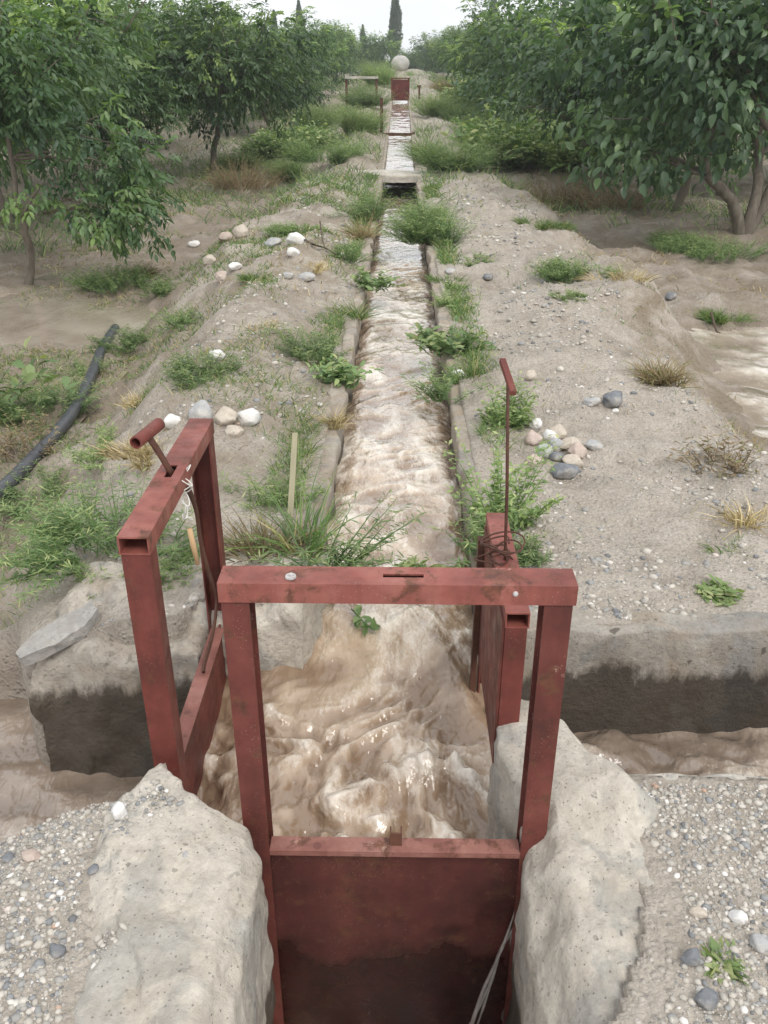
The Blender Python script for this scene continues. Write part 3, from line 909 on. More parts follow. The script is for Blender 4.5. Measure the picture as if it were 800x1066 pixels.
# --- far gates
g2 = thing('sluice_gate', 'far small red sluice gate with one tall post and low bar, beyond the culvert', 'sluice gate', (0, 23.8, float(base_slope(23.8))), 0, 'red iron sluice gates')
bm = bmesh.new(); extrude(bm, channel_prof(.09, .07, .008), (-.50, 0, -.35), XA, YA, ZA, 1.18); bm_obj('post', bm, M['rust'], g2)
bm = bmesh.new(); bx(bm, -.43, .38, .02, .07, -.04, .03); bm_obj('panel_rim', bm, M['rust'], g2)
bm = bmesh.new(); extrude(bm, channel_prof(.09, .07, .008), (.38, 0, -.35), (-1, 0, 0), YA, ZA, .40); bm_obj('post', bm, M['rust'], g2)
bz = float(base_slope(34.5))
g3 = thing('sluice_gate', 'farthest dark red sluice gate with a raised square panel above the canal', 'sluice gate', (0, 34.5, bz), 0, 'red iron sluice gates')
bm = bmesh.new(); bx(bm, -.27, .27, .02, .05, -.02, .66); bm_obj('gate_panel', bm, M['iron_post'], g3)
for s in (-1, 1):
    bm = bmesh.new(); bx(bm, s * .30 - .03, s * .30 + .03, 0, .08, -.4, .68); bm_obj('post', bm, M['iron_post'], g3)
bm = bmesh.new(); bx(bm, -.33, .33, -.01, .09, .681, .72); bm_obj('beam', bm, M['iron_post'], g3)
pt = thing('post', 'short dark iron post standing right of the farthest gate', 'post', (.68, 34.3, bz))
bm = bmesh.new(); bx(bm, -.035, .035, -.03, .03, -.3, .42); bm_obj('shaft', bm, M['rust'], pt)
bm = bmesh.new(); bx(bm, -.08, .06, -.035, .035, .421, .48); bm_obj('cap', bm, M['rust'], pt)
fl = thing('footbridge_rail', 'pale horizontal beam on dark leg left of the farthest gate', 'rail', (-1.2, 34.0, bz))
bm = bmesh.new(); bx(bm, -.75, .42, -.09, .09, .68, .76); bm_obj('beam', bm, M['conc'], fl, .01)
for xx in (-.70, .36):
    bm = bmesh.new(); bx(bm, xx - .04, xx + .04, -.05, .05, -.35, .68); bm_obj('leg', bm, M['rust'], fl)
# pale dome far down the canal
dz = float(base_slope(54))
dm = thing('dome', 'pale grey rounded dome at the far end of the canal below the poplar', 'dome', (0.0, 54, dz))
bm = bmesh.new(); bmesh.ops.create_uvsphere(bm, u_segments=32, v_segments=20, radius=.46, matrix=Matrix.Translation((0, 0, .62)) @ Matrix.Diagonal((1.06, 1, .95, 1)))
for v in bm.verts:
    k = float(fbm([v.co.x * 3], [v.co.y * 3], [v.co.z * 3], oct=3, seed=9)[0])
    v.co = Vector((v.co.x * (1 + .06 * k), v.co.y * (1 + .06 * k), .62 + (v.co.z - .62) * (1 + .08 * k)))
bm_obj('shell', bm, M['pale'], dm, smooth=True)
bm = bmesh.new(); bmesh.ops.create_cone(bm, cap_ends=True, segments=24, radius1=.36, radius2=.30, depth=.6, matrix=Matrix.Translation((0, 0, -.02)))
bm_obj('foot', bm, M['conc'], dm)

# ------------------------------------------------------------------ hose, sticks, flat stone
hp = [(-.5, 565), (0, 522), (40, 483), (80, 436), (97, 405), (108, 370), (120, 348)]
pts = []
for px, py in [(-120, 640), (-60, 575), (0, 522), (40, 484), (76, 440), (88, 420), (98, 392), (110, 362), (121, 346)]:
    x, y, z = at(px, py); pts.append((x, y, z + .022))
pts = np.array(pts); t = np.linspace(0, len(pts) - 1, 90)
pts = np.stack([np.interp(t, np.arange(len(pts)), pts[:, k]) for k in range(3)], 1)
for _ in range(60): pts[1:-1] = (pts[:-2] + 2 * pts[1:-1] + pts[2:]) / 4
pts[:, 2] = np.maximum(pts[:, 2], H(pts[:, 0], pts[:, 1]) + .020)
for _ in range(40): pts[1:-1] = (pts[:-2] + 2 * pts[1:-1] + pts[2:]) / 4
pts[:, 2] += .018
V_, F_ = tube_np(pts, .042, 14)
tag(link('hose', np_mesh('hose', V_, F_), M['hose']), 'thick black rubber hose lying down the weedy left slope', 'hose')


def stick(name, pp, rad, mat, label, cat, lift=.01):
    pts = np.array([(*at(px, py)[:2], at(px, py)[2] + lift + e) for px, py, e in pp])
    t = np.linspace(0, len(pts) - 1, 24)
    pts = np.stack([np.interp(t, np.arange(len(pts)), pts[:, k]) for k in range(3)], 1)
    V_, F_ = tube_np(pts, np.linspace(rad, rad * .55, 24), 7)
    tag(link(name, np_mesh(name, V_, F_), mat), label, cat)


x, y, z = at(300, 568)
bm = bmesh.new(); bx(bm, -.012, .012, -.006, .006, 0, .60)
tag(bm_obj('stake', bm, M['wood'], None, .003, loc=(x, y, z - .03), rot=(math.radians(-62), 0, math.radians(2))), 'pale weathered wooden stake leaning in the grass by the canal', 'stake')
stick('twig', [(316, 250, 0), (326, 258, .02), (338, 262, .02), (352, 268, .01), (362, 272, .0)], .012, M['twig'], 'dark curved twig lying beside the white stones on the left bank', 'twig')
stick('twig', [(334, 246, .14), (336, 254, .03), (340, 263, .0)], .009, M['twig'], 'dark twig stub sticking up beside a curved twig on the left bank', 'twig')
stick('twig', [(500, 178, 0), (512, 176, .02), (535, 176, .02), (560, 180, .0)], .03, M['twig'], 'dark fallen branch on the path just beyond the culvert', 'branch')
stick('twig', [(738, 340, .12), (745, 350, .04), (762, 356, .0)], .012, M['twig'], 'dark bent twig at the edge of the right muddy stream', 'twig')
bm = bmesh.new()
pr = [(a_ * .84, b_ * .84) for a_, b_ in [(-.17, -.055), (-.04, -.075), (.09, -.045), (.165, .02), (.15, .07), (.02, .068), (-.10, .03), (-.18, -.02)]]
extrude(bm, pr, (0, 0, 0), XA, YA, ZA, .042)
bmesh.ops.triangulate(bm, faces=bm.faces[:]); bmesh.ops.subdivide_edges(bm, edges=bm.edges[:], cuts=3, use_grid_fill=True)
for v in bm.verts:
    nn = fbm([v.co.x * 14], [v.co.y * 14], [v.co.z * 14], oct=3, seed=5)[0]
    v.co += Vector((nn * .006, nn * .006, nn * .008))
x, y, z = on_plane(66, 662, 2, -.08)
tag(bm_obj('flat_stone', bm, M['conc_grey'], None, 0, loc=(x, y, -.085), rot=(math.radians(6), math.radians(-10), math.radians(34))), 'flat grey stone slab lying on the broken wall at left', 'flat stone')

# ------------------------------------------------------------------ stones
def stone_mesh(seed, sx, sy, sz, rough=.22):
    bm = bmesh.new()
    bmesh.ops.create_icosphere(bm, subdivisions=4, radius=1)
    P = np.array([v.co[:] for v in bm.verts])
    r = 1 + rough * fbm(P[:, 0] * 1.1 + seed * 3.7, P[:, 1] * 1.1, P[:, 2] * 1.1, oct=3, seed=seed)
    # a few flattened facets
    rr = np.random.default_rng(seed)
    for _ in range(8):
        nrm = rr.normal(size=3); nrm /= np.linalg.norm(nrm)
        d = P @ nrm * r
        r = np.where(d > .76, r * (.76 + (d - .76) * .18) / np.maximum(d, 1e-6), r)
    P = P * r[:, None] * np.array([sx, sy, sz])
    for v, p in zip(bm.verts, P): v.co = p
    me = bpy.data.meshes.new('stone'); bm.to_mesh(me); bm.free()
    for p in me.polygons: p.use_smooth = True
    return me


BANK, PILE = 'stones on the left bank', 'stones heaped on the gravel path'
ST = [  # px, py centre, radius px, aspect w/h, material, label, group
    (180, 437, 10, 1.2, 'st_white', 'small pale stone nearest the tee handle behind the left gate', BANK),
    (210, 430, 15, 1.1, 'st_grey', 'speckled grey stone just behind the far end of the left gate beam', BANK),
    (235, 433, 13, 1.2, 'st_tan', 'beige stone pressed between speckled grey stone and white cobble', BANK),
    (259, 433, 14, 1.2, 'st_white', 'round white cobble right of the left gate beam, largest of its row', BANK),
    (245, 447, 10, 1.4, 'st_tan', 'flat tan stone in front of the round white cobble', BANK),
    (226, 370, 9, 1.1, 'st_white', 'white stone at the edge of a green weed patch on the left bank', BANK),
    (214, 381, 6, 1.4, 'st_tan', 'little half buried stone among the weeds on the left bank', BANK),
    (309, 248, 10, 1.4, 'st_white', 'bright white stone beside the dark curved twig', BANK),
    (305, 262, 7, 1.2, 'st_white', 'smaller white stone just below the bright white one near the twig', BANK),
    (319, 287, 9, 1.6, 'st_grey', 'pale grey oval stone in front of the dark curved twig', BANK),
    (300, 286, 6, 1.4, 'st_grey', 'little grey stone left of the pale oval stone', BANK),
    (250, 241, 8, 1.0, 'st_tan', 'upright tan stone at the back of the left bank cluster', BANK),
    (236, 246, 8, 1.4, 'st_pink', 'pinkish flat stone left of the upright tan stone', BANK),
    (219, 270, 8, 1.5, 'st_tan', 'tan flat stone at the outer left edge of the bank cluster', BANK),
    (232, 286, 9, 1.6, 'st_pink', 'low pinkish stone at the front of the left bank cluster', BANK),
    (244, 276, 7, 1.5, 'st_white', 'pale stone next to the small grass tuft on the left bank', BANK),
    (285, 250, 9, 1.8, 'st_grey', 'long low grey stone in the middle of the left bank cluster', BANK),
    (203, 253, 6, 1.6, 'st_white', 'small white stone farthest left on the bank cluster', BANK),
    (557, 440, 8, 1.2, 'st_white', 'bluish white stone at the back of the heap beside tall weeds', PILE),
    (580, 447, 11, 1.7, 'st_tan', 'flat brown stone lying flat at the back of the heap', PILE),
    (556, 456, 10, 1.1, 'st_pink', 'reddish brown stone at the left side of the heap', PILE),
    (573, 453, 9, 1.1, 'st_white', 'pale cream stone on the middle of the heap', PILE),
    (579, 464, 9, 1.1, 'st_grey', 'mid grey stone on top of the heap', PILE),
    (593, 459, 11, 1.5, 'st_tan', 'yellowish rounded stone on the heap', PILE),
    (601, 468, 11, 1.2, 'st_pink', 'smooth pink stone at the right end of the heap', PILE),
    (567, 471, 10, 1.0, 'st_green', 'greenish grey stone on the front of the heap', PILE),
    (580, 474, 8, 1.2, 'st_dark', 'bluish dark stone tucked into the front of the heap', PILE),
    (557, 479, 9, 1.0, 'st_pink', 'dull pink stone at the front left of the heap, by weeds', PILE),
    (596, 479, 11, 1.3, 'st_tan', 'tan grey stone resting behind the big dark front stone', PILE),
    (587, 488, 13, 1.3, 'st_dark', 'largest dark grey rounded stone at the front of the heap', PILE),
    (618, 461, 10, 1.9, 'st_grey', 'flat grey stone lying just right of the heap', PILE),
    (638, 415, 11, 1.1, 'st_dark', 'dark blue slate stone alone on the gravel path', None),
    (616, 416, 9, 1.7, 'st_grey', 'low grey stone left of the dark blue slate stone', None),
    (641, 427, 4, 1.4, 'st_white', 'tiny white stone in front of the dark blue slate stone', None),
    (553, 391, 7, 1.0, 'st_tan', 'tan stone behind the tall weeds above the heap', None),
    (476, 388, 8, 1.4, 'st_white', 'pale stone sitting on the right canal edge by yellow grass', None),
    (508, 287, 6, 1.5, 'st_dark', 'small dark stone on the right path past the green patch', None),
    (468, 281, 6, 1.6, 'st_grey', 'small grey stone on the right canal edge below the bushy weed', None),
    (698, 308, 6, 1.4, 'st_dark', 'dark bluish stone on top of the right dirt mound', None),
    (719, 998, 9, .9, 'st_dark', 'dark teal pebble in the near right gravel', 'large pebbles in the near gravel'),
    (734, 1040, 10, 1.0, 'st_dark', 'slate pebble close to the bottom right corner', 'large pebbles in the near gravel'),
    (790, 982, 9, 1.0, 'st_grey', 'greenish grey pebble at the right edge of the near gravel', 'large pebbles in the near gravel'),
    (768, 955, 8, 1.2, 'st_white', 'white pebble in the near right gravel above the sprig', 'large pebbles in the near gravel'),
    (726, 950, 7, 1.3, 'st_tan', 'rusty brown pebble in the near right gravel', 'large pebbles in the near gravel'),
    (33, 888, 9, 1.7, 'st_pink', 'orange tan pebble in the near left gravel', 'large pebbles in the near gravel'),
    (10, 892, 6, 1.2, 'st_dark', 'dark pebble at the left edge of the near left gravel', 'large pebbles in the near gravel'),
    (60, 990, 7, 1.1, 'st_dark', 'dark slate pebble low in the near left gravel', 'large pebbles in the near gravel'),
    (98, 905, 6, 1.2, 'st_dark', 'dark pebble against the smooth patch of the left block', 'large pebbles in the near gravel'),
    (127, 855, 9, .8, 'st_white', 'white pebble on the back edge of the left block', 'large pebbles in the near gravel'),
    (196, 904, 6, .9, 'st_grey', 'little grey pebble stuck on top of the left block', 'large pebbles in the near gravel'),
]
for i, (px, py, r, asp, mt, lab, grp) in enumerate(ST):
    x, y, z = at(px, py + r * .55)
    dep = math.sqrt(x * x + y * y + (CAMH - z) ** 2)
    R_ = r / F * dep
    if 990 > py > 840 and px < 260 and px > 100: z += .03
    o = link('stone', stone_mesh(100 + i, R_, R_ * .9, R_ / asp * .95), M[mt], None, (x, y, z + R_ / asp * .42), (random.uniform(-.15, .15), random.uniform(-.15, .15), random.uniform(-.5, .5)))
    tag(o, lab, 'stone', grp)

# ------------------------------------------------------------------ gravel (uncountable)
def gravel(name, N, sampler, rmin, rmax, mats, seed):
    r = np.random.default_rng(seed)
    bm = bmesh.new(); bmesh.ops.create_icosphere(bm, subdivisions=1, radius=1)
    P0 = np.array([v.co[:] for v in bm.verts]); F0 = np.array([[v.index for v in f.verts] for f in bm.faces]); bm.free()
    xy = sampler(r, N); N = len(xy)
    rad = rmin * (rmax / rmin) ** (r.random(N) ** 2.6)
    rad = rad * xy[:, 2]
    ax = r.uniform(.6, 1.3, (N, 3)); ax[:, 2] *= .62
    ang = r.uniform(0, 2 * PI, N)
    nz = 1 + r.uniform(-.22, .22, (N, len(P0)))
    P = P0[None] * nz[..., None] * ax[:, None] * rad[:, None, None]
    c, s = np.cos(ang)[:, None], np.sin(ang)[:, None]
    Q = np.stack([P[..., 0] * c - P[..., 1] * s, P[..., 0] * s + P[..., 1] * c, P[..., 2]], -1)
    z = H(xy[:, 0], xy[:, 1]) + rad * .05
    if sampler is near_pts: z = z + xy[:, 3]
    Q += np.stack([xy[:, 0], xy[:, 1], z], -1)[:, None]
    Fa = (F0[None] + np.arange(N)[:, None, None] * len(P0)).reshape(-1, 3)
    t = np.repeat(r.random(N), len(P0))
    return np_mesh(name, Q.reshape(-1, 3), Fa, True, dict(tint=t))


def clear(x, y, pad=.02):
    m, r, l = channel_mask(x, y)
    inl = (x > lxe(y) + .0) & (x < -.3) & (y < 1.72) & (y > .6)
    inr = (x < rxe(y) - .0) & (x > .25) & (y < 1.95)
    kerb = (x > .4) & (y > 1.66) & (y < 1.72)
    return (np.maximum(np.maximum(m, r), l) < .02) & ~inl & ~inr & ~kerb & ~((np.abs(x) < .40) & (y > 2.3))


def near_pts(r, N):
    x = r.uniform(-1.2, 1.3, N); y = r.uniform(.8, 1.72, N)
    k = clear(x, y) & (fbm(x * 4, y * 4, oct=2, seed=111) + r.uniform(-.7, .7, N) > -.75)
    z = np.zeros(N)
    # loose grit scattered over the left part of the left block
    xl = r.uniform(-.80, -.46, N // 3); yl = r.uniform(.9, 1.68, N // 3)
    kl = (fbm(xl * 5, yl * 5, oct=2, seed=112) + r.uniform(-.9, .9, N // 3) > .35 + .9 * ss(-.70, -.52, xl)) & ~((xl > -.68) & (yl < 1.42) & (yl > 1.2)) & (xl > lxe(yl) - .02) & (xl < lx1(yl) - .06) & (yl < 1.60)
    zl = ltop(xl, yl) - H(xl, yl)
    x = np.concatenate([x[k], xl[kl]]); y = np.concatenate([y[k], yl[kl]]); z = np.concatenate([z[k], zl[kl]])
    return np.stack([x, y, np.ones_like(x), z], 1)


def bank_pts(r, N):
    y = 2.42 + (r.random(N) ** 1.7) * 10; x = r.uniform(-1.6, 2.1, N)
    w = np.where(x > 0, 1.0, .55)
    k = clear(x, y) & (r.random(N) < w) & (fbm(x * 2.2, y * 2.2, oct=2, seed=113) + r.uniform(-.7, .7, N) > .0) & ((x < 1.75) & (x > -1.35))
    return np.stack([x[k], y[k], (.8 + .12 * y[k])], 1)


ng = NT('mixed_gravel')
c = ng.ramp(ng.attr('tint'), [(0, (.16, .162, .165)), (.10, (.27, .275, .28)), (.30, (.35, .335, .305)), (.66, (.46, .425, .37)), (.93, (.56, .525, .47)), (.98, (.74, .72, .69)), (1, (.44, .30, .22))])
c = ng.mix(.5, c, ng.ramp(ng.noise(60, 4), [(.3, .7), (.7, 1.15)]), 'MULTIPLY')
ng.p(Base_Color=c, Roughness=.85, Specular_IOR_Level=.3)
tag(link('gravel', gravel('near_gravel', 56000, near_pts, .0017, .0105, None, 5), ng.m), kind='stuff')
tag(link('gravel', gravel('bank_gravel', 34000, bank_pts, .0022, .016, None, 6), ng.m), kind='stuff')

# ------------------------------------------------------------------ foliage builders
def unit(a): return a / (np.linalg.norm(a, axis=-1, keepdims=True) + 1e-9)


LEAF = np.array([(0, 0), (.28, .42), (.62, .46), (1, 0), (.62, -.46), (.28, -.42), (.3, 0), (.64, 0)])
LEAFF = np.array([(0, 6, 1, 1), (1, 6, 7, 2), (2, 7, 3, 3), (0, 5, 6, 6), (5, 4, 7, 6), (4, 3, 7, 7)])
LQ = np.array([(6, 7, 2, 1), (5, 4, 7, 6)]); LT = np.array([(0, 6, 1), (7, 3, 2), (0, 5, 6), (4, 3, 7)])


def leaves(acc, P, D, L, W, tint, r, droop=.25, fold=.25, simple=False):
    n = len(P)
    D = unit(D)
    up = np.tile([0, 0, 1.0], (n, 1)) + r.normal(0, .45, (n, 3))
    S = unit(np.cross(D, up)); N = np.cross(S, D)
    L = np.broadcast_to(L, (n,))[:, None]; W = np.broadcast_to(W, (n,))[:, None]
    if simple:
        pts = np.array([(0, 0), (.5, .5), (1, 0), (.5, -.5)])
        V = P[:, None] + D[:, None] * (pts[None, :, 0:1] * L[:, None]) + S[:, None] * (pts[None, :, 1:2] * W[:, None]) - N[:, None] * (droop * (pts[None, :, 0:1] ** 2) * L[:, None])
        f = np.array([[0, 1, 2, 3]])
        acc.add(V.reshape(-1, 3), (f[None] + np.arange(n)[:, None, None] * 4).reshape(-1, 4), np.repeat(tint, 4))
        return
    V = P[:, None] + D[:, None] * (LEAF[None, :, 0:1] * L[:, None]) + S[:, None] * (LEAF[None, :, 1:2] * W[:, None]) \
        + N[:, None] * ((np.abs(LEAF[None, :, 1:2]) * fold * 2 * W[:, None]) - droop * LEAF[None, :, 0:1] ** 2 * L[:, None])
    o = np.arange(n)[:, None, None] * 8
    acc.add(V.reshape(-1, 3), [(LQ[None] + o).reshape(-1, 4), (LT[None] + o).reshape(-1, 3)], np.repeat(tint, 8))


def ribbon_blades(acc, P, D, L, W, tint, r, bend=.5, seg=3):
    """curved grass blades or thin stems starting at P, direction D, bending with gravity"""
    n = len(P)
    D = unit(D); a = r.uniform(0, 2 * PI, n)
    S = unit(np.cross(D, np.stack([np.cos(a), np.sin(a), .2 * np.sin(a)], 1)))
    L = np.broadcast_to(L, (n,)); W = np.broadcast_to(W, (n,)); bend = np.broadcast_to(bend, (n,))
    side = D.copy(); side[:, 2] = 0; side = unit(side + 1e-4)
    V = []
    for k in range(seg + 1):
        t = k / seg
        c = P + D * (L * t)[:, None] + side * (L * bend * t * t * .6)[:, None] + np.array([0, 0, -1.0]) * (L * bend * t * t * .5)[:, None]
        w = (W * (1 - t) ** .7 * .5)[:, None]
        if k < seg: V += [c - S * w, c + S * w]
        else: V += [c]
    V = np.stack(V, 1); m = V.shape[1]
    o = np.arange(n)[:, None] * m
    q = [np.stack([o[:, 0] + 2 * k, o[:, 0] + 2 * k + 1, o[:, 0] + 2 * k + 3, o[:, 0] + 2 * k + 2], 1) for k in range(seg - 1)]
    tr = np.stack([o[:, 0] + m - 3, o[:, 0] + m - 2, o[:, 0] + m - 1], 1)
    acc.add(V.reshape(-1, 3), [np.concatenate(q), tr], np.repeat(tint, m))


def stem_pts(P, D, L, bend, t):
    side = D.copy(); side[:, 2] = 0; side = unit(side + 1e-4)
    return P + D * (L * t)[:, None] + side * (L * bend * t * t * .6)[:, None] - np.array([0, 0, 1.0]) * (L * bend * t * t * .5)[:, None]


def weed_mesh(seed, w, d, h, kind='feather', dens=1.0):
    """a clump w wide, d deep, h tall"""
    r = np.random.default_rng(seed)
    acc = Acc()
    area = max(w * d, .01)
    ns = int(r.integers(5, 10))
    sx, sy = r.normal(0, .24, ns) * w, r.normal(0, .24, ns) * d
    sr, sw = r.uniform(.10, .30, ns), r.uniform(.3, 1, ns)
    def base(n, spread=1.0):
        if kind in ('feather', 'grass', 'straw') and w > .12:
            k = r.choice(ns, n, p=sw / sw.sum())
            a = r.uniform(0, 2 * PI, n); q = np.sqrt(r.random(n))
            return np.stack([sx[k] + np.cos(a) * q * sr[k] * w, sy[k] + np.sin(a) * q * sr[k] * d * 1.1, np.full(n, -.02)], 1), np.clip(q * .6 + .4 * r.random(n) + .3 * (1 - sw[k]), 0, 1)
        a = r.uniform(0, 2 * PI, n); q = np.sqrt(r.random(n)) * spread
        wob = 1 + .35 * np.sin(a * 3 + seed) * np.cos(a * 2 + seed * 2)
        return np.stack([np.cos(a) * q * w / 2 * wob, np.sin(a) * q * d / 2 * wob, np.full(n, -.02)], 1), q
    if kind == 'grass' or kind == 'straw':
        n = int(np.clip(area * 5200 * dens, 120, 4200))
        P, q = base(n)
        D = np.stack([P[:, 0] / w * 1.1, P[:, 1] / d * 1.1, np.ones(n)], 1) + r.normal(0, .33, (n, 3))
        L = h * r.uniform(.45, 1.15, n) * (1.1 - .45 * q)
        ribbon_blades(acc, P, D, L, r.uniform(.003, .006, n) * (1 + 2.2 * min(h, .3)), r.random(n) ** (1.6 if kind == 'grass' else 1), r, r.uniform(.2, 1.1, n))
    else:
        n = int(np.clip(area * (900 if kind == 'feather' else 420) * dens, 30, 560))
        P, q = base(n)
        D = unit(np.stack([P[:, 0] / w * 1.5, P[:, 1] / d * 1.5, np.full(n, 1.0)], 1) + r.normal(0, .28, (n, 3)) * (1 if kind != 'tall' else .30))
        L = h * r.uniform(.5, 1.15, n) * (1.08 - .4 * q)
        bend = r.uniform(.05, .5, n) * (1 if kind != 'tall' else .3)
        ribbon_blades(acc, P, D, L, np.full(n, .005 + .006 * h), np.full(n, .35), r, bend)
        ls = {'feather': 30, 'leafy': 11, 'tall': 30, 'dry': 13}[kind]
        for k in range(ls):
            t = .12 + .88 * (k + .5) / ls + r.uniform(-.03, .03, n)
            Q = stem_pts(P, D, L, bend, np.clip(t, 0, 1))
            a = r.uniform(0, 2 * PI, n)
            dd = np.stack([np.cos(a), np.sin(a), r.uniform(-.1, .9, n)], 1)
            if kind == 'feather': ll, ww = r.uniform(.022, .055, n) * (.6 + 1.2 * h), .0045 + .003 * h
            elif kind == 'tall': ll, ww = r.uniform(.025, .06, n) * (1.25 - .7 * t), .013
            elif kind == 'dry': ll, ww = r.uniform(.02, .05, n), .010
            else: ll, ww = r.uniform(.05, .10, n) * (.5 + h), None
            tint = np.clip(.25 + .5 * t + r.normal(0, .16, n), 0, .98)
            leaves(acc, Q, dd, ll, ll * .42 if ww is None else ww, tint, r, .3, .15, simple=kind != 'leafy')
    return acc.mesh('weed')


